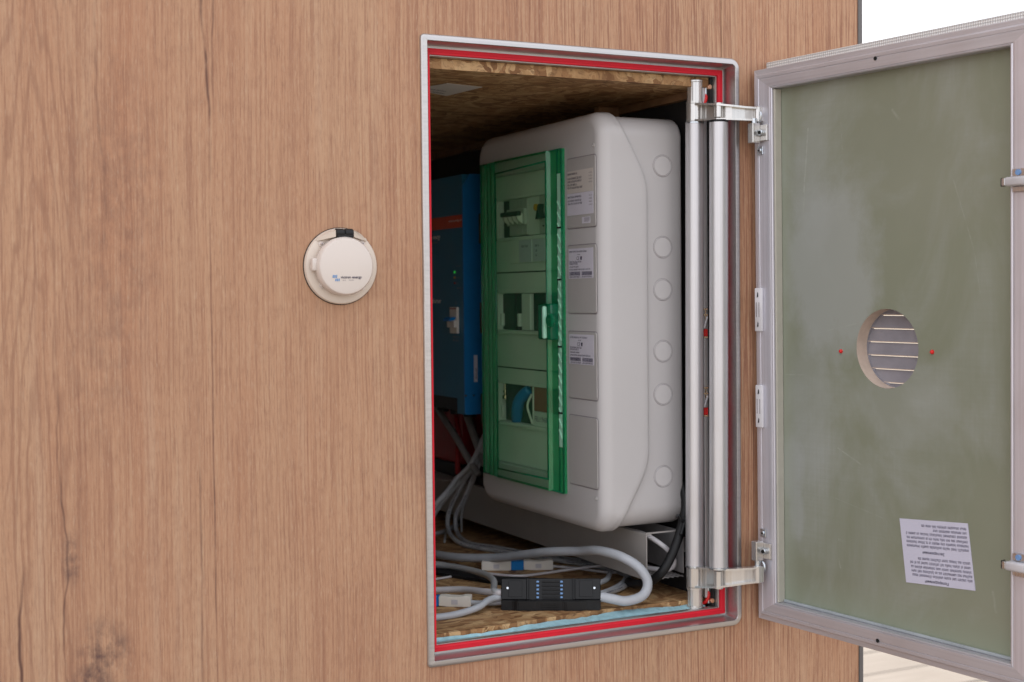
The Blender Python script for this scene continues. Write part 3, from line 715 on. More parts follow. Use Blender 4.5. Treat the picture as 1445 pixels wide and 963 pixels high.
for (a, b) in (((.3350, .2505, 1.176), (.3350, .2505, 1.724)), ((.3350, .2505, 1.724), (.335, .4515, 1.719)), ((.335, .2505, 1.176), (.335, .4515, 1.173)), ((.335, .4515, 1.173), (.335, .4515, 1.719)), ((.3405, .2045, 1.157), (.3405, .2045, 1.741)), ((.3405, .2045, 1.741), (.342, .530, 1.741)), ((.3405, .2045, 1.157), (.342, .530, 1.157)), ((.3435, .5310, 1.157), (.3435, .5310, 1.741)), ((.3390, .4760, 1.157), (.3390, .4760, 1.741)), ((.3410, .4965, 1.157), (.3410, .4965, 1.741)), ((.3415, .2205, 1.157), (.3415, .2205, 1.741))): e.tube([a, b], .0016, 6, 0)
e.obj('moulded_edge', 'green2', win, True)
# ribbed closing strip
st = MB().box((.3400, .2060, 1.235), (.3415, .2185, 1.700)); 
st = st.obj('ribbed_strip', 'mint', win)
rb = MB()
for k in range(22):
    zz = 1.250+k*.0185
    rb.prism([(.2075, zz), (.2175, zz+.013), (.2175, zz+.0155), (.2075, zz+.0025)], .3385, .3399, 'yz')
rb.obj('rib', 'mint', st)['kind'] = 'stuff'
for zz in (1.607, 1.519, 1.405, 1.292): MB().box((.3382, .2065, zz), (.3399, .2180, zz+.003)).obj('notch', 'blackhole', st)
for (za, zb_) in ((1.594, 1.653), (1.422, 1.482), (1.246, 1.306)):
    MB().box((.350, .540, za), (.370, .5595, zb_), .002).obj('hinge_clip', 'olive', win)
hd = MB().box((.322, .214, 1.418), (.3395, .262, 1.480), .004, 3).obj('latch_handle', 'green2', win, 40)
MB().box((.3135, .2225, 1.420), (.3215, .2310, 1.476), .0035, 3).obj('grip', 'mint', hd, 40)
MB().cyl((.3140, .205, 1.452), (.3215, .205, 1.452), .012, 16, bev=.002).obj('boss', 'green2', hd, 40)

# label plates and their stickers
def rect_poly(y0, y1, z0, z1, r): return rrect((y0+y1)/2, (z0+z1)/2, abs(y1-y0), z1-z0, r, 4)
plates = []
for (zc0, zc1) in ((1.6060, 1.7215), (1.4640, 1.5765), (1.3215, 1.4325), (1.1760, 1.2915)):
    p_ = MB().prism(rect_poly(.0975, .1945, zc0, zc1, .005), XF-.0016, XF+.001, 'yz', .0006).obj('label_plate', 'plate', cab)
    f_ = MB()
    o1 = rect_poly(.0958, .1962, zc0-.0017, zc1+.0017, .0065); o2 = rect_poly(.0972, .1948, zc0-.0003, zc1+.0003, .0052)
    f_.rings([[(XF-.0003, a, b) for a, b in o1], [(XF-.0003, a, b) for a, b in o2]]); f_.obj('plate_groove', 'inkg', p_)
    plates.append(p_)
for zz, nm in ((1.7375, 'upper'), (1.160, 'lower')):
    MB().lathe([(.0036, -.0003), (.0034, .0008), (.0018, .0010), (.0014, -.0002), (0, -.0002)], plane_mat((XF, .1060, zz), (0, -1, 0), (0, 0, 1)), 16).obj('pin_hole', 'plate', cab, 40)
XS = XF-.0020
def sticker(p_, y0, y1, z0, z1, mat): return MB().box((XS, y1, z0), (XS+.0003, y0, z1)).obj('sticker', mat, p_)
def TS(y, z): return plane_mat((XS-.0002, y, z), (0, -1, 0), (0, 0, 1))
# uppermost plate: two info stickers and a small one
s1 = sticker(plates[0], .1925, .1040, 1.6640, 1.7010, 'stickerw'); s2 = sticker(plates[0], .1925, .1040, 1.6270, 1.6634, 'sticker'); s3 = sticker(plates[0], .1420, .1150, 1.6120, 1.6225, 'sticker')
q = MB(); scribble(q, 0, 0, .034, .0030, TS(.190, 1.6945), 11)
for k, L in enumerate((.048, .048, .032, .050)): scribble(q, 0, 0, L, .0030, TS(.190, 1.6870-k*.0052), 12+k)
q.obj('print', 'inkb', s1)
q = MB(); scribble(q, 0, 0, .046, .0030, TS(.190, 1.6560), 21); scribble(q, 0, 0, .048, .0028, TS(.190, 1.6500), 22); scribble(q, 0, 0, .048, .0028, TS(.190, 1.6450), 23)
q.obj('print', 'inkb', s2)
q = MB()
for k in range(4): scribble(q, 0, 0, .012, .0018, TS(.118, 1.6930-k*.005), 31+k)
for k in range(4): scribble(q, 0, 0, .012, .0018, TS(.118, 1.6560-k*.005), 36+k)
q.obj('print', 'inkg', plates[0])
q = MB(); 
for k in range(4): scribble(q, 0, 0, .018, .0014, TS(.134, 1.6145+k*.0018), 41+k)
q.obj('print', 'inkg', s3)
def big_label(p_, ztop, seed):
    s_ = sticker(p_, .1895, .1060, ztop-.0500, ztop, 'sticker')
    q = MB(); scribble(q, 0, 0, .060, .0026, TS(.186, ztop-.0065), seed)
    scribble(q, 0, 0, .010, .0018, TS(.158, ztop-.0110), seed+1)
    scribble(q, 0, 0, .040, .0026, TS(.186, ztop-.0235), seed+2); scribble(q, 0, 0, .030, .0026, TS(.186, ztop-.0268), seed+3)
    scribble(q, 0, 0, .032, .0022, TS(.186, ztop-.0315), seed+4); scribble(q, 0, 0, .070, .0024, TS(.186, ztop-.0362), seed+5)
    scribble(q, 0, 0, .036, .0024, TS(.185, ztop-.0485), seed+6); scribble(q, 0, 0, .034, .0024, TS(.144, ztop-.0485), seed+7)
    q.obj('print', 'ink', s_)
    text('lettering', 'CE', .0085, TS(.162, ztop-.0192), 'ink', s_)
    bc = MB(); rr_ = random.Random(seed)
    for (ya, yb) in ((.186, .149), (.144, .109)):
        y_ = ya
        while y_ > yb+.0012:
            wd = rr_.choice((.0004, .0006, .0009)); bc.quad((XS-.0002, y_, ztop-.0448), (XS-.0002, y_-wd, ztop-.0448), (XS-.0002, y_-wd, ztop-.0385), (XS-.0002, y_, ztop-.0385)); y_ -= wd+rr_.choice((.0003, .0004, .0006))
    # small bin-with-cross symbol next to CE
    bc.quad((XS-.0002, .148, ztop-.0195), (XS-.0002, .144, ztop-.0195), (XS-.0002, .143, ztop-.0135), (XS-.0002, .149, ztop-.0135))
    bc.obj('barcode', 'ink', s_)
big_label(plates[1], 1.5715, 50); big_label(plates[2], 1.4285, 70)

# ------------------------------------------------------------------ autotransformer / inverter unit
inv = thing('transformer_unit', 'dark blue wall-mounted transformer unit with orange-red stripe, behind the cabinet', 'power unit', (.43, .80, 1.26))
XV = .36
iv = MB().prism([(.655, 1.257), (.655, 1.7365), (.95, 1.7365), (.95, 1.288), (.690, 1.288), (.690, 1.257)], XV, .5255, 'yz')
iv.obj('case', 'bluef', inv)
MB().prism([(XV+.003, 1.257), (XV-.0012, 1.262), (XV-.0012, 1.712), (XV+.015, 1.7372), (.525, 1.7372), (.525, 1.257)], .650, .6545, 'xz').obj('side_cover', 'blue', inv)
MB().box((XV-.0008, .6552, 1.6315), (XV-.0001, .945, 1.6565)).obj('stripe', 'redstripe', inv)
TV = lambda y, z: plane_mat((XV-.0012, y, z), (0, -1, 0), (0, 0, 1))
text('lettering', 'www.victronenergy.com', .0068, TV(.722, 1.6440), 'inkw', inv)
text('lettering', 'victron energy', .0135, TV(.845, 1.6130), 'inkw', inv, True)
text('lettering', 'BLUE POWER', .0055, TV(.812, 1.6040), 'inkg', inv)
text('lettering', 'Autotransformer', .0140, TV(.862, 1.4800), 'inkw', inv, True)
text('lettering', '32A', .010, TV(.826, 1.4630), 'inkg', inv)
text('lettering', 'L1', .011, TV(.693, 1.4770), 'inkg', inv)
for k, (mt, s_) in enumerate((('led', 'on'), ('yellow', 'overload'), ('redcable', 'failure'))):
    zz = 1.5425-k*.0110
    MB().cyl((XV-.0003, .694, zz), (XV-.0025, .694, zz), .0022, 10).obj('indicator_light', mt, inv)
    text('lettering', s_, .0058, TV(.688, zz-.0020), 'inkg', inv)
q = MB(); scribble(q, 0, 0, .022, .0025, TV(.684, 1.5530), 4); scribble(q, 0, 0, .022, .0025, TV(.684, 1.5090), 5)
scribble(q, 0, 0, .032, .0035, TV(.706, 1.4100), 6); scribble(q, 0, 0, .032, .0035, TV(.706, 1.4030), 7); q.obj('print', 'inkg', inv)
bk = MB().box((XV-.006, .6760, 1.4190), (XV-.0002, .7110, 1.4720), .001, 1).box((XV-.012, .6760, 1.431), (XV-.006, .7110, 1.446), .001, 1).obj('breaker', 'conw', inv)
for k in range(3):
    y = .7050-k*.0115
    MB().prism([(XV-.010, 1.446), (XV-.020, 1.4440), (XV-.021, 1.4480), (XV-.015, 1.4515), (XV-.006, 1.452)], y-.0045, y+.0045, 'xz').obj('toggle', 'conb', bk)
MB().box((XV-.0065, .6775, 1.4680), (XV-.0058, .7095, 1.4700)).obj('breaker_line', 'redcable', bk)
sd = MB().box((.379, .6487, 1.322), (.3865, .6497, 1.376)).obj('side_sticker', 'sticker', inv)
q = MB(); scribble(q, 0, 0, .022, .0030, plane_mat((.3820, .6484, 1.350), (0, 0, -1), (1, 0, 0)), 3); q.obj('print', 'inkb', sd)
for (x, z_) in ((XV-.0008, 1.2955), (.377, 1.2955)):
    MB().cyl((x if x > XV else XV, .6495, z_), (x if x > XV else XV, .6470, z_), .0020, 10).obj('screw', 'zinc', inv)
MB().box((XV+.004, .700, 1.2615), (.50, .949, 1.2875)).obj('terminal_box', 'black', inv)
for k in range(3): MB().cyl((.41, .74+k*.07, 1.245), (.41, .74+k*.07, 1.2612), .013, 14).obj('cable_gland', 'black', inv)

bat = thing('battery_pack', 'dark red device standing in shadow under the blue unit', 'battery', (.48, .95, 1.10))
MB().box((.445, .868, 1.128), (.525, 1.20, 1.245), .006).obj('case', 'redcable', bat)
MB().box((.447, .90, 1.0975), (.523, 1.19, 1.1275), .002).obj('foot', 'black', bat)

# ------------------------------------------------------------------ cable tray under the cabinet
tr = thing('cable_tray', 'open-ended grey perforated steel cable tray running back beneath the cabinet', 'cable tray', (.467, .7, 1.02))
MB().box((.4300, .0850, 1.0195), (.4318, 1.40, 1.0965), .0004, 1).obj('side_wall', 'tray', tr)
MB().box((.5020, .0850, 1.0255), (.5038, 1.40, 1.0965), .0004, 1).obj('side_wall', 'trayin', tr)
MB().box((.4319, .0850, 1.0950), (.4400, 1.40, 1.0965)).box((.4300, .0870, 1.0967), (.5036, .0890, 1.0990)).obj('top_flange', 'tray', tr)
gm = MB()
for k in range(8): gm.box((.4319+k*.0098, .085, 1.0195), (.4319+k*.0098+.0022, .60, 1.0208))
for k in range(50): gm.box((.4320, .0855+k*.0105, 1.0209), (.5018, .0855+k*.0105+.0030, 1.0220))
gm.box((.4320, .61, 1.0195), (.5018, 1.40, 1.0208))
gm = gm.obj('perforated_floor', 'trayin', tr); gm['kind'] = 'stuff'
MB().box((.3985, .86, 1.0965), (.4620, 1.35, 1.0985)).obj('lid_strip', 'tray', tr)
MB().box((.5060, .0900, 1.06), (.5240, .0918, 1.085)).obj('tray_bracket', 'trayin', tr)

# ------------------------------------------------------------------ cables
def cable(name, pts, r, mat, label, cat='cable', grp=None, n=12, mark=False):
    o = MB().tube(pts, r, n, 7).obj(name, mat, None, True); tag(o, label, cat, grp)
    if mark:
        C = []; P = [Vector(p) for p in pts]; m_ = MB(); rr_ = random.Random(len(pts)); eye = Vector((-.77, -1.85, 1.7))
        for i in range(len(P)-1):
            a = P[max(i-1, 0)]; b = P[i]; c = P[i+1]; d_ = P[min(i+2, len(P)-1)]
            N = max(2, int((c-b).length/.0022))
            for k in range(N):
                t = k/N; C.append(.5*((2*b)+(c-a)*t+(2*a-5*b+4*c-d_)*t*t+(-a+3*b-3*c+d_)*t*t*t))
        for i in range(1, len(C)-1):
            if (i//14) % 3 == 2 or rr_.random() < .2: continue
            T = (C[i+1]-C[i]).normalized(); V = (eye-C[i]).normalized(); V = (V-T*V.dot(T)).normalized(); B = T.cross(V)
            q0 = C[i]+V*r*1.015; h = r*rr_.uniform(.16, .30); l = .0005*rr_.uniform(.8, 1.6)
            m_.quad(q0-B*h-T*l, q0-B*h+T*l, q0+B*h+T*l, q0+B*h-T*l)
        m_.obj('printed_marking', 'inkb', o)['kind'] = 'stuff'
    return o
cable('thick_cable', [(.175, 1.0, .996), (.249, .637, .998), (.272, .518, 1.002), (.316, .425, 1.012), (.333, .341, 1.030), (.347, .273, 1.045), (.371, .205, 1.055), (.372, .145, 1.066), (.386, .095, 1.063), (.405, .068, 1.047), (.415, .058, 1.024), (.403, .053, 1.005), (.372, .052, .999), (.350, .060, 1.003), (.336, .0675, 1.006), (.322, .075, 1.006)], .0080, 'cable', 'thickest pale grey cable, arching over the floor and curling back into the black junction block')
cable('grey_cable', [(.42, .67, 1.235), (.42, .69, 1.194), (.415, .729, 1.151), (.4, .776, 1.088), (.385, .795, 1.042), (.366, .756, 1.010), (.358, .678, .995), (.385, .601, .992), (.418, .519, .993), (.455, .424, .993), (.490, .332, .993), (.492, .255, .993), (.470, .210, .993), (.430, .165, .993), (.36, .118, .998), (.31, .10, 1.004)], .0046, 'cabled', 'grey round cable dropping behind the cabinet, outer one of the looping pair', mark=True)
cable('grey_cable', [(.425, .66, 1.235), (.42, .676, 1.2), (.42, .726, 1.147), (.408, .762, 1.077), (.397, .788, 1.033), (.392, .770, 1.0), (.381, .687, .9925), (.407, .615, .9925), (.432, .539, .9925), (.468, .452, .9925), (.505, .371, .9925), (.516, .28, .9925)], .0042, 'cabled', 'grey round cable dropping behind the cabinet, inner one of the looping pair', mark=True)
cable('grey_cable', [(.43, .66, 1.25), (.42, .69, 1.209), (.4, .714, 1.15), (.38, .741, 1.118), (.33, .718, 1.08), (.28, .78, 1.02), (.22, .95, .995)], .0052, 'cabled', 'grey cable running down left from behind the cabinet, upper of the slanting two')
cable('grey_cable', [(.43, .68, 1.25), (.43, .704, 1.203), (.41, .725, 1.14), (.395, .764, 1.107), (.36, .77, 1.069), (.32, .81, 1.01), (.25, .95, .995)], .0054, 'cabled', 'grey cable running down left from behind the cabinet, lower of the slanting two')
cable('thin_cable', [(.43, .68, 1.22), (.425, .701, 1.178), (.42, .73, 1.127), (.415, .766, 1.076), (.41, .785, 1.041), (.415, .80, .995)], .0023, 'cabled', 'thin light grey wire hanging straight to the floor beside the looping cables')
cable('grey_cable', [(.15, .62, 1.0), (.198, .514, .998), (.236, .438, 1.001), (.246, .336, 1.006), (.226, .248, 1.012), (.195, .180, 1.014), (.186, .156, 1.014), (.200, .146, 1.013)], .0056, 'cabled', 'grey cable bending down into the left end of the black junction block')
cable('grey_cable', [(.05, .33, .996), (.106, .29, .998), (.164, .245, 1.003), (.182, .176, 1.010), (.188, .152, 1.013), (.200, .146, 1.013)], .0056, 'cablel', 'pale pinkish grey cable running level into the left end of the black block')
cable('grey_cable', [(-.03, .13, .993), (.036, .122, .993), (.096, .122, .993), (.140, .129, .998), (.166, .143, 1.004), (.184, .151, 1.005), (.200, .145, 1.005)], .0056, 'cable', 'nearest pale grey cable, curving along the floor up to the black block')
cable('grey_cable', [(.25, .82, .992), (.319, .807, .992), (.388, .837, .992), (.452, .905, .992), (.50, 1.0, .994)], .0048, 'cabled', 'grey cable lying far back on the chipboard floor')
cable('thin_cable', [(.395, .395, .995), (.446, .362, .9915), (.473, .306, .9915), (.493, .284, .993), (.498, .272, 1.001), (.492, .293, 1.003), (.463, .314, 1.001), (.41, .324, .998), (.377, .344, .992), (.33, .352, .990), (.297, .385, .990), (.26, .45, .990)], .0025, 'cablel', 'thin white wire looping from the white and blue connector')
cable('thin_cable', [(.17, .60, .990), (.216, .559, .990), (.255, .529, .990), (.262, .46, .990)], .0022, 'cablel', 'thin white wire at the back left of the floor')
cable('thin_cable', [(.10, .385, .990), (.149, .396, .990), (.2, .403, .990), (.224, .411, .990)], .0022, 'cablel', 'short thin wire lying on the floor between grey cables at left')
cable('thin_cable', [(.444, .908, .990), (.395, .833, .995), (.347, .734, .990)], .0024, 'cabled', 'short thin wire crossing under the looping cables')
cable('connector_lead', [(.150, .195, .993), (.165, .180, .993), (.186, .160, .995), (.200, .145, .998)], .0044, 'cable', 'short pale blue-grey lead from the lower connector into the black block')
cable('connector_lead', [(.315, .095, 1.004), (.352, .115, 1.000), (.40, .15, .9965), (.449, .192, .9965), (.50, .26, .9965)], .0042, 'cable', 'pale grey lead leaving the right end of the black block behind the thick cable')
cable('connector_lead', [(.30, .10, 1.012), (.345, .125, 1.012), (.40, .17, 1.008), (.43, .21, 1.004), (.47, .27, 1.002)], .0044, 'cable', 'upper pale grey lead leaving the right end of the black block')
cable('white_cable', [(.447, .20, 1.088), (.452, .13, 1.089), (.468, .1, 1.075), (.486, .098, 1.058), (.494, .1, 1.042), (.490, .105, 1.031), (.476, .115, 1.029), (.455, .16, 1.029), (.445, .25, 1.029)], .0042, 'cablel', 'white cable looped inside the open end of the steel tray')
bc = thing('black_cable', 'thick black corrugated cable tied beside the hinge tube, reaching down past the tray', 'cable', (.455, .12, .99))
MB().tube([(.510, .12, 1.20), (.5075, .085, 1.150), (.494, .076, 1.108), (.470, .070, 1.062), (.450, .076, 1.030), (.445, .12, 1.006), (.452, .18, .998)], .0078, 14).obj('sheath', 'cablek', bc, True)
MB().tube([(.503, .066, 1.138), (.492, .066, 1.112), (.484, .064, 1.095)], .0034, 8).obj('thin_black_wire', 'black', bc, True)
MB().tube([(.479, .070, 1.124), (.4835, .068, 1.1265), (.488, .066, 1.117), (.499, .066, 1.118), (.500, .080, 1.115)], .0022, 8).obj('cable_tie', 'black', bc, True)
cable('supply_cable', [(.41, .93, 1.265), (.407, .905, 1.255), (.4, .853, 1.234), (.4, .794, 1.201), (.4, .738, 1.165), (.405, .69, 1.13)], .0072, 'cabled2', 'dark grey cable hanging from the left gland of the blue unit')
cable('supply_cable', [(.42, .79, 1.265), (.42, .78, 1.253), (.42, .759, 1.225), (.42, .725, 1.187), (.42, .69, 1.15)], .0085, 'cabled2', 'dark grey cable hanging from the blue unit close to the cabinet edge')
cable('red_cable', [(.43, .868, 1.262), (.42, .821, 1.205), (.42, .826, 1.159), (.42, .827, 1.115)], .0060, 'redcable', 'dark red cable dropping from the blue unit to the tray')
cable('tan_cable', [(.40, 1.02, 1.235), (.40, 1.00, 1.20), (.41, 1.015, 1.16)], .0035, 'liner', 'thin tan wire against the dark red device')

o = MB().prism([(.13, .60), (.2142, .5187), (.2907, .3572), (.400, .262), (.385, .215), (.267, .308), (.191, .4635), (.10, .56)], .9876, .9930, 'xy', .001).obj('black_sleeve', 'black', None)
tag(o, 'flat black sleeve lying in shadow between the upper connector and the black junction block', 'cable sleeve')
# white / blue pluggable connectors
def connector(p0, p1, label, order):
    a = Vector(p0); b = Vector(p1); ang = math.atan2(b.y-a.y, b.x-a.x); L = (b-a).length
    t = thing('plug_connector', label, 'connector', mat=Matrix.Translation(a) @ Matrix.Rotation(ang, 4, 'Z'), group='white and blue plug connectors')
    x = 0
    for nm, l, mt in order:
        l *= L
        if mt == 'conb': MB().box((x+.0003, -.0085, 0), (x+l-.0003, .0085, .0162), .0008, 1).obj(nm, mt, t, local=True)
        else:
            MB().prism([(x, .001), (x+l*.16, .001), (x+l*.20, .0), (x+l, 0), (x+l, .0178), (x+l*.80, .0178), (x+l*.66, .0160), (x+l*.34, .0160), (x+l*.22, .0172), (x, .0172)], -.010, .010, 'xz', .0009).obj(nm, mt, t, local=True)
            MB().box((x+l*.40, -.0105, .004), (x+l*.60, -.0101, .012)).obj('grip_mark', 'cablel', t, local=True)
        x += l
    return t
connector((.297, .446, .9875), (.416, .390, .9875), 'white connector with blue middle lying behind the black junction block', [('plug', .41, 'conw'), ('joint', .18, 'conb'), ('socket', .41, 'conw')])
connector((.070, .245, .9875), (.157, .187, .9875), 'white connector with blue end half hidden by the left edge of the hatch', [('joint', .50, 'conb'), ('plug', .50, 'conw')])

# black junction block
jm = Matrix.Translation((.186, .135, .9872)) @ Matrix.Rotation(math.atan2(-.077, .141), 4, 'Z')
jb = thing('junction_block', 'black plastic cable junction block with two rows of blue terminals on the floor', 'junction block', mat=jm)
LB = .1605
def JB(): return MB()
fr = JB().prism([(0, 0), (.019, 0), (.027, -.004), (.055, -.004), (.060, -.002), (.100, -.002), (.105, -.004), (.128, -.004), (.138, 0), (LB, 0), (LB, .026), (.138, .026), (.128, .020), (.105, .020), (.100, .018), (.060, .018), (.055, .020), (.027, .020), (.019, .026), (0, .026)], 0, .0165, 'xy', .0012)
fr.obj('lower_shell', 'black', jb, local=True)
tilt = Matrix.Translation((0, .003, .0168)) @ Matrix.Rotation(R(-14), 4, 'X') @ Matrix.Diagonal((1, 1, 1.13, 1))       # main face leans back
def TB(): return tilt
up = JB(); up.box((.0, 0, 0), (.042, .026, .0300), .0012, 1, tilt); up.box((.1185, 0, 0), (LB, .026, .0300), .0012, 1, tilt); up.box((.0422, .004, 0), (.1183, .024, .0300), .0006, 1, tilt)
up.box((.0415, -.0015, 0), (.0445, .022, .0305), .0005, 1, tilt); up.box((.1160, -.0015, 0), (.1190, .022, .0305), .0005, 1, tilt)
up.box((.012, -.0010, .004), (.034, .0, .027), .0004, 1, tilt); up.box((.126, -.0010, .004), (.148, .0, .027), .0004, 1, tilt)
up.obj('housing', 'black', jb, local=True)
rb = JB()
for k in range(5): rb.box((.066, .0000, .0025+k*.0055), (.0940, .0039, .0045+k*.0055), .0004, 1, tilt)
rb.obj('centre_rib', 'cablek', jb, local=True)
rs = JB()
for k in range(3): rs.box((.0665, -.003-.0, .003+k*.0035), (.0940, -.0022, .0042+k*.0035))
rs.obj('lower_rib', 'black', jb, local=True)
for xk in (.0590, .0975):
    for k in range(5): JB().box((xk-.0022, .0005, .0020+k*.0055), (xk+.0022, .0039, .0048+k*.0055), .0006, 1, tilt).obj('terminal', 'bluedot', jb, local=True)
for xk in (.0105, .1505): JB().cyl(tilt @ Vector((xk, 0, .0165)), tilt @ Vector((xk, -.0014, .0165)), .0018, 14).obj('screw', 'zinc', jb, local=True)
for (xk, zk) in ((.010, .006), (.052, .005), (.150, .006)): JB().cyl((xk, -.0002 if xk != .052 else -.0042, zk), (xk, -.0008 if xk != .052 else -.0046, zk), .0018, 10).obj('rivet', 'cablek', jb, local=True)

# ------------------------------------------------------------------ hinge assembly (two tubes, two arms)
hi = thing('hinge_assembly', 'polished twin-tube hatch hinge with cast arms reaching from the opening to the door', 'hinge', (.5, .045, .99))
def lean(p): # the assembly stands a touch out of plumb
    return (p[0]+(p[2]-1.4)*.0062, p[1], p[2])
def Lc(mb, p0, p1, r, **k): return mb.cyl(lean(p0), lean(p1), r, **k)
AX, AY, BX, BY, PX, PY = .5005, .045, .5170, .000, .5722, -.030
Lc(MB(), (AX, AY, 1.0465), (AX, AY, 1.7740), .0148, n=40).obj('tube', 'alu_z', hi, 40)
Lc(MB(), (BX, BY, 1.0500), (BX, BY, 1.7695), .0152, n=40).obj('tube', 'alu_z', hi, 40)
def arm(z0, z1, zp0, zp1, top):
    """z0..z1 height at the tube, zp0..zp1 at the door pin"""
    path = [(AX, AY), (AX+.006, AY-.020), (BX, BY), (BX+.014, BY-.016), (BX+.034, BY-.025), (PX, PY)]
    wd = [.0115, .0085, .0090, .0065, .0060, .0062]
    def lerp(a, b, t): return a+(b-a)*t
    ts = [0, .2, .42, .62, .82, 1]
    def plate(mb, zf, th):
        rs_ = []
        for i, (p, w_) in enumerate(zip(path, wd)):
            q0 = Vector(path[max(i-1, 0)]); q1 = Vector(path[min(i+1, len(path)-1)]); t_ = (q1-q0).normalized(); n_ = Vector((-t_.y, t_.x))
            zz = zf(ts[i]); a = Vector(p)+n_*w_; b = Vector(p)-n_*w_
            rs_.append([lean((a.x, a.y, zz)), lean((a.x, a.y, zz+th)), lean((b.x, b.y, zz+th)), lean((b.x, b.y, zz))])
        return mb.rings(rs_, True, True)
    body_ = MB(); plate(body_, lambda t: lerp(z0, zp0, sstep(t)), .0030); plate(body_, lambda t: lerp(z1, zp1, sstep(t))-.0030, .0030)
    web = [(p[0]+.0018, p[1]+.0018) for p in path]
    rs_ = []
    for i, p in enumerate(path):
        q0 = Vector(path[max(i-1, 0)]); q1 = Vector(path[min(i+1, len(path)-1)]); t_ = (q1-q0).normalized(); n_ = Vector((-t_.y, t_.x))
        a = Vector(p)+n_*wd[i]*.92; b = Vector(p)+n_*(wd[i]*.92-.0024); za = lerp(z0, zp0, sstep(ts[i]))+.001; zb_ = lerp(z1, zp1, sstep(ts[i]))-.001
        rs_.append([lean((a.x, a.y, za)), lean((a.x, a.y, zb_)), lean((b.x, b.y, zb_)), lean((b.x, b.y, za))])
    body_.rings(rs_, True, True)
    a_ = body_.obj('arm', 'chrome', hi)
    Lc(MB(), (AX, AY, z0-.0005), (AX, AY, z1+.0005), .0135, n=32, bev=.001).obj('boss', 'chrome', a_, 40)
    Lc(MB(), (BX, BY, z0+.0032), (BX, BY, z1-.0032), .0072, n=24).obj('boss', 'chrome', a_, 40)
    Lc(MB(), (PX, PY, zp0-.0010), (PX, PY, zp1+.0015), .0068, n=24, bev=.001).obj('boss', 'chrome', a_, 40)
    MB().box(tuple(Vector(lean((PX+.002, PY-.0062, zp0)))), tuple(Vector(lean((PX+.0085, PY+.006, zp1)))), .001).obj('arm_end', 'chrome', a_)
    return a_
arm(1.7750, 1.8040, 1.7705, 1.7925, True); arm(1.0110, 1.0460, 1.0245, 1.0500, False)
for (z0, z1) in ((1.8045, 1.8415), (.9770, 1.0105)):
    zt_ = z1 if z1 > 1.5 else z0
    c_ = Lc(MB(), (AX, AY, z0), (AX, AY, z1), .0122, n=32, bev=.001)
    if z1 > 1.5: Lc(c_, (AX, AY, z1-.003), (AX, AY, z1+.001), .0134, n=32, bev=.0008); Lc(c_, (AX, AY, z0), (AX, AY, z0+.003), .0138, n=32)
    else: Lc(c_, (AX, AY, z0-.001), (AX, AY, z0+.003), .0134, n=32, bev=.0008); Lc(c_, (AX, AY, z1-.003), (AX, AY, z1), .0138, n=32)
    Lc(c_, (AX-.0, AY, z0+.003), (AX, AY, z1-.003), .0126, n=8)
    c_.obj('end_cap', 'chrome', hi, 30)
for zz in (1.7700, 1.0462): Lc(MB(), (BX, BY, zz), (BX, BY, zz+.0035), .0156, n=40, bev=.0006).obj('collar', 'black' if zz > 1.5 else 'zinc', hi, 40)
for zz in (1.7715, 1.0430): Lc(MB(), (AX, AY, zz), (AX, AY, zz+.0035), .0152, n=40, bev=.0006).obj('collar', 'zinc', hi, 40)
# mounting rail and the small catches behind the tubes
rl = MB().box((.5175, .0420, .9900), (.5262, .0510, 1.8420), .001, 1).obj('mounting_rail', 'alu_z', hi)
MB().box((.5160, .0540, 1.08), (.5256, .0560, 1.76)).obj('wooden_packer', 'ply', hi)
for (z0, z1) in ((1.793, 1.838), (.979, 1.012)):
    zc = (z0+z1)/2
    MB().tube([(.519, .050, zc+.014), (.5235, .045, zc+.007), (.5238, .043, zc-.002), (.5200, .045, zc-.012), (.516, .050, zc-.016)], .0032, 8).obj('red_strap', 'redplastic', hi, True)
    MB().box((.5225, .041, z0+.001), (.5306, .047, z1), .001, 1).obj('end_bracket', 'zinc', hi)
    MB().cyl((.5265, .040, z0+.007 if zc < 1.5 else z1-.006), (.5265, .034, z0+.007 if zc < 1.5 else z1-.006), .0040, 12, bev=.0006).obj('bolt', 'copper', hi, 40)
for zc in (1.448, 1.3185):
    c_ = MB().box((.5150, .0385, zc-.024), (.5225, .0412, zc-.012), .0005, 1).obj('catch', 'redplastic', hi)
    for (p, q) in (((.5150, zc+.010), (.5230, zc+.0125)), ((.5180, zc-.006), (.5193, zc+.022)), ((.5150, zc+.0195), (.5230, zc+.0218)), ((.5150, zc-.0265), (.5230, zc-.0245))): MB().box((p[0], .0390, p[1]), (q[0], .0412, q[1])).obj('wire_bar', 'brass', c_)
    MB().tube([(.5145, .0380, zc-.011), (.5215, .0385, zc+.008)], .0018, 6, 0).obj('lever', 'cablel', c_)

# ------------------------------------------------------------------ open hatch door
U = Vector((.121914, -.992531, -.004311)); W = Vector((-.009317, -.005488, .999942)); N_ = U.cross(W)     # N_ faces the camera side
DM = Matrix.Identity(4)
Vb = W.cross(U)
for i in range(3): DM[i][0] = U[i]; DM[i][1] = Vb[i]; DM[i][2] = W[i]
DM.translation = Vector((.597008, -.05, .992282))
door = thing('hatch_door', 'open hatch door swung outward, green panel in an aluminium frame with a round vent', 'hatch door', mat=DM)
DW, DH = .4464, .8279
BL, BT = .0465, .0345      # border widths: sides, top/bottom
X0, X1, ZD0, ZD1 = -.0455, DW+.0455, -.0340, DH+.0345
PB = .011                  # panel sits this far behind the frame face
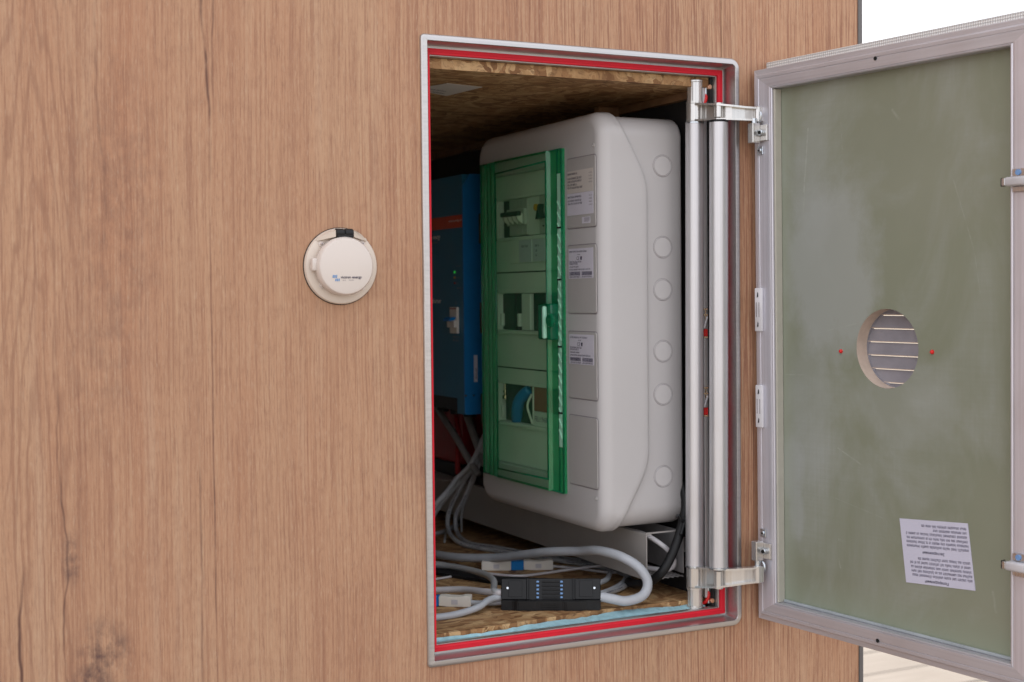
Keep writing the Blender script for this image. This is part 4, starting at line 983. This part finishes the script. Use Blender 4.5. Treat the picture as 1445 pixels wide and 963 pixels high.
# (inset from outer edge, y) y negative = towards the viewer's side of the door
prof_d = [(0, .030), (0, -.001), (.0008, -.0018), (.0075, -.0018), (.0085, -.0026), (.0095, -.0060), (.0105, -.0068), (.0150, -.0068), (.0157, -.0060), (.0164, -.0060), (.0171, -.0068), (.0240, -.0072), (.0250, -.0072), (.0256, -.0064), (.0262, -.0072)]
def rail(side):
    mb = MB(); rows_ = []
    for k in (0, 1):
        row = []
        for i, (s_, y_) in enumerate(prof_d+[(None, -.0070), (None, -.0058), (None, PB)]):
            bx = BL if side in 'LR' else BT
            if s_ is None:
                q_ = {15: 1.0, 16: 1.0, 17: 1.0}[i] if False else 1.0
                sx = .0455 - (.0012 if i == 15 else 0); sz = .0343 - (.0012 if i == 15 else 0)
            else:
                sx = s_*1.0 if s_ < .0175 else .0175+(s_-.0175)*((.043-.0175)/(.0262-.0175)); sz = s_*1.0 if s_ < .0175 else .0175+(s_-.0175)*((.0325-.0175)/(.0262-.0175))
            xl, xr, zb_, zt_ = X0+sx, X1-sx, ZD0+sz, ZD1-sz
            c = {'L': [(xl, zb_), (xl, zt_)], 'R': [(xr, zb_), (xr, zt_)], 'B': [(xl, zb_), (xr, zb_)], 'T': [(xl, zt_), (xr, zt_)]}[side][k]
            row.append((c[0], y_, c[1]))
        rows_.append([mb.bm.verts.new(v) for v in row])
    for i in range(len(rows_[0])-1): mb.bm.faces.new((rows_[0][i], rows_[0][i+1], rows_[1][i+1], rows_[1][i]))
    return mb.obj('frame_rail', 'alu_m' if side in 'TB' else 'alu_zd', door, 30, local=True)
M['alu_zd'] = alu('mill_aluminium_upright', .40, (.66, .65, .71), 2, .8, .55)
for s_ in 'LRTB': rail(s_)
# beige edging inside the frame on the hinge side and bottom
MB().box((.0003, -.0040, .0006), (.0042, PB-.0006, DH-.0006), .0008, 1).obj('edge_bead', 'lip', door, local=True)
MB().box((.0045, PB-.0045, .0006), (DW-.0006, PB-.0006, .0050), .0008, 1).obj('edge_bead', 'bead', door, local=True)
# panel with the round vent hole
HX, HZ, HR = .2188, .4186, .0590
def plate_hole(mb, x0, x1, z0, z1, y, n=96, r=HR):
    cir = []; rec = []
    for k in range(n):
        a = 2*math.pi*k/n; cir.append((HX+r*math.cos(a), y, HZ+r*math.sin(a)))
        dx, dz = math.cos(a), math.sin(a)
        t = min([((x1-HX)/dx) if dx > 1e-9 else 1e9, ((x0-HX)/dx) if dx < -1e-9 else 1e9, ((z1-HZ)/dz) if dz > 1e-9 else 1e9, ((z0-HZ)/dz) if dz < -1e-9 else 1e9])
        rec.append((HX+dx*t, y, HZ+dz*t))
    mb.rings([cir, rec])
    for (cx_, cz_) in ((x0, z0), (x1, z0), (x1, z1), (x0, z1)):   # corner fillers
        ang = math.atan2(cz_-HZ, cx_-HX) % (2*math.pi); k = int(ang/(2*math.pi)*n) % n
        a, b = rec[k], rec[(k+1) % n]
        mb.bm.faces.new([mb.bm.verts.new(a), mb.bm.verts.new((cx_, y, cz_)), mb.bm.verts.new(b)])
    return mb
plate_hole(MB(), -.0005, DW+.0005, -.0005, DH+.0005, PB-.0003).obj('panel', 'grp', door, local=True, recalc=False)
plate_hole(MB(), X0-.004, X1+.010, ZD0-.004, ZD1+.0160, .0303).obj('outer_skin', 'skin', door, local=True, recalc=False)
oo = MB()
for (a, b) in (((X0-.004, ZD0-.004), (X1+.010, ZD0-.004)), ((X1+.010, ZD0-.004), (X1+.010, ZD1+.0160)), ((X1+.010, ZD1+.0160), (X0-.004, ZD1+.0160)), ((X0-.004, ZD1+.0160), (X0-.004, ZD0-.004))):
    oo.quad((a[0], .0303, a[1]), (b[0], .0303, b[1]), (b[0], .0330, b[1]), (a[0], .0330, a[1]))
oo.obj('skin_edge', 'skin', door, local=True)
plate_hole(MB(), X0-.004, X1+.010, ZD0-.004, ZD1+.0160, .0331).obj('outer_cladding', 'wood', door, local=True, recalc=False)
ci = lambda y, r=HR: [(HX+r*math.cos(2*math.pi*k/72), y, HZ+r*math.sin(2*math.pi*k/72)) for k in range(72)]
MB().rings([ci(PB-.0003), ci(.0331)]).obj('hole_liner', 'liner', door, True, local=True)
# vent grille: ring and slats at the back
gr = MB().rings([ci(.0332, HR-.001), ci(.0332, HR+.012), ci(.040, HR+.012), ci(.040, HR-.001), ci(.0332, HR-.001)]).obj('vent_grille', 'foamgrey', door, 40, local=True)
for k in range(-3, 4):
    zc = HZ-.002+k*.0203
    hw = lambda z: math.sqrt(max(.026**2, (HR-.0005)**2-(z-HZ)**2))
    h0, h1 = hw(zc-.0080), hw(zc+.0080); h = max(h0, h1)+.004
    if abs(zc-HZ) > HR+.012: continue
    MB().prism([(.0345, zc-.0088), (.0358, zc-.0088), (.0385, zc+.0094), (.0372, zc+.0094)], HX-h, HX+h, 'yz').obj('slat', 'foamgrey', gr, local=True)
    MB().box((HX-h, .0338, zc-.0098), (HX+h, .0362, zc-.0087)).obj('lit_slat_edge', 'liner', gr, local=True)  # cream strip paints the sunlit edge of the grey slat
for (sx, sz) in ((.1285, .4118), (.3028, .4165)):
    q = MB().lathe([(0, .0040), (.0018, .0036), (.0030, .0020), (.0032, 0)], plane_mat((sx, PB-.0003, sz), (1, 0, 0), (0, 0, 1)), 14).obj('red_plug', 'redplastic', door, 50, local=True)
for (sx, sz) in ((.2155, .8445), (.2145, -.0165)):
    MB().cyl((sx, -.0073, sz), (sx, -.0079, sz), .0030, 14).obj('rail_screw_hole', 'blackhole', door, local=True)
# white catch plates on the hinge-side rail
for (z0, z1) in ((.4400, .5100), (.2835, .3525)):
    cp = MB().box((-.0375, -.0120, z0), (-.0225, -.0072, z1), .0010, 2).obj('catch_plate', 'whitecatch', door, 40, local=True)
    zc = (z0+z1)/2
    MB().box((-.0335, -.0128, zc-.012), (-.0325, -.0121, zc+.012)).box((-.0275, -.0128, zc-.012), (-.0265, -.0121, zc+.012)).obj('slot', 'inkg', cp, local=True)
    for zz in (z0+.011, z1-.011):
        MB().prism([(-.0318, zz-.0040), (-.0288, zz-.0030), (-.0288, zz+.0020), (-.0300, zz+.0045)], -.0128, -.0121, 'xz').obj('screw', 'black', cp, local=True)
# hinge bracket shoes on the door
def shoe(zc, flip):
    s = -1 if flip else 1
    b = MB()
    zz = lambda a: zc+s*a
    def bx(x0, y0, a, x1, y1, c, bev=.001): b.box((x0, y0, min(zz(a), zz(c))), (x1, y1, max(zz(a), zz(c))), bev)
    bx(-.0330, -.0285, -.0160, -.0205, -.0125, .0160, .0012)
    bx(-.0330, -.0128, -.0130, -.0060, -.0074, .0130)
    sh_ = b.obj('hinge_shoe', 'chrome', door, local=True)
    MB().cyl((-.0265, -.0205, zz(.0160)), (-.0265, -.0205, zz(.0235)), .0050, 18).obj('pin', 'zinc', sh_, 40, local=True)
    MB().cyl((-.0155, -.0128, zz(.0)), (-.0155, -.0195, zz(.0)), .0052, 18, bev=.0008).obj('bolt_head', 'zinc', sh_, 40, local=True)
    MB().cyl((-.0155, -.0196, zz(.0)), (-.0155, -.0206, zz(.0)), .0033, 6).obj('hex_socket', 'blackhole', sh_, local=True)
    MB().box((-.0320, -.0095, min(zz(-.0205), zz(-.0345))), (-.0190, -.0073, max(zz(-.0205), zz(-.0345))), .0008).obj('fixing_plate', 'zinc', sh_, local=True)
    MB().cyl((-.0255, -.0096, zz(-.0275)), (-.0255, -.0116, zz(-.0275)), .0044, 16, bev=.0008).obj('screw', 'zinc', sh_, 40, local=True)
    MB().cyl((-.0255, -.0117, zz(-.0275)), (-.0255, -.0120, zz(-.0275)), .0018, 6).obj('screw_recess', 'black', sh_, local=True)
    MB().tube([(-.0235, -.0135, zz(.0175)), (-.0190, -.0135, zz(.0215)), (-.0175, -.0135, zz(.0290)), (-.0195, -.0130, zz(.0330))], .0022, 8).obj('spring_clip', 'zinc', sh_, True, local=True)
shoe(.7590, False); shoe(.0830, True)
# latches on the free-side rail
for zc in (.6480, .1365):
    l_ = MB().box((DW+.0020, -.0225, zc-.0060), (DW+.0400, -.0080, zc+.0060), .003, 3).obj('latch', 'latchgrey', door, 40, local=True)
    MB().box((DW-.0040, -.0200, zc-.0050), (DW+.0018, -.0120, zc+.0050), .001).obj('latch_tongue', 'zinc', l_, local=True)
    MB().box((DW-.0062, -.0185, zc-.0056), (DW-.0041, -.0110, zc+.0056), .0005).obj('rubber_tip', 'black', l_, local=True)
    MB().box((DW+.0060, -.0110, zc+.0062), (DW+.0320, -.0075, zc+.0170), .001).box((DW+.0060, -.0110, zc-.0140), (DW+.0320, -.0075, zc-.0062), .001).obj('latch_base', 'zinc', l_, local=True)
    MB().cyl((DW+.0160, -.0111, zc+.0120), (DW+.0160, -.0126, zc+.0120), .0040, 14).obj('screw', 'bluedot', l_, 40, local=True)

# paper notice stuck upside down on the panel
pw, ph = .1222, .0936
pmx = DM @ Matrix.Translation((.2421, PB-.0010, .1690)) @ Matrix.Rotation(R(-4.3), 4, 'Y')
pn = thing('paper_notice', 'white printed notice stuck upside down low on the green door panel', 'notice', mat=pmx)
MB().prism([(0, 0), (pw, 0), (pw+.0058, -ph), (.0062-.0012, -ph)], 0, .0004, 'xz').obj('sheet', 'paper', pn, local=True)
def TP(x, z): # upside-down text on the sheet: x runs to the left, up is down
    return plane_mat((x, -.0002, z), (-1, 0, .0), (-.055, 0, -1))
q = MB(); H_ = .0032
ln = [(.119, -.0080, .083), (.119, -.0140, .058), (.119, -.0200, .110), (.120, -.0262, .110), (.121, -.0322, .110), (.121, -.0382, .110)]
ln2 = [(.122, -.0560, .092), (.122, -.0622, .108), (.123, -.0685, .108), (.124, -.0745, .108), (.124, -.0805, .108)]
for k, (x, z_, L) in enumerate(ln+ln2): scribble(q, 0, 0, L, H_, TP(x, z_-.0020+.0034), 90+k, (2, 11))
q.obj('print', 'ink', pn, local=True)
HD1 = link('heading', text_mesh('Застереження', .0056, TP(.0785, -.0455), True), 'inkb', pn, None, True)
HD2 = link('heading', text_mesh('Попередження!', .0056, TP(.0830, -.0872), True), 'inkb', pn, None, True)
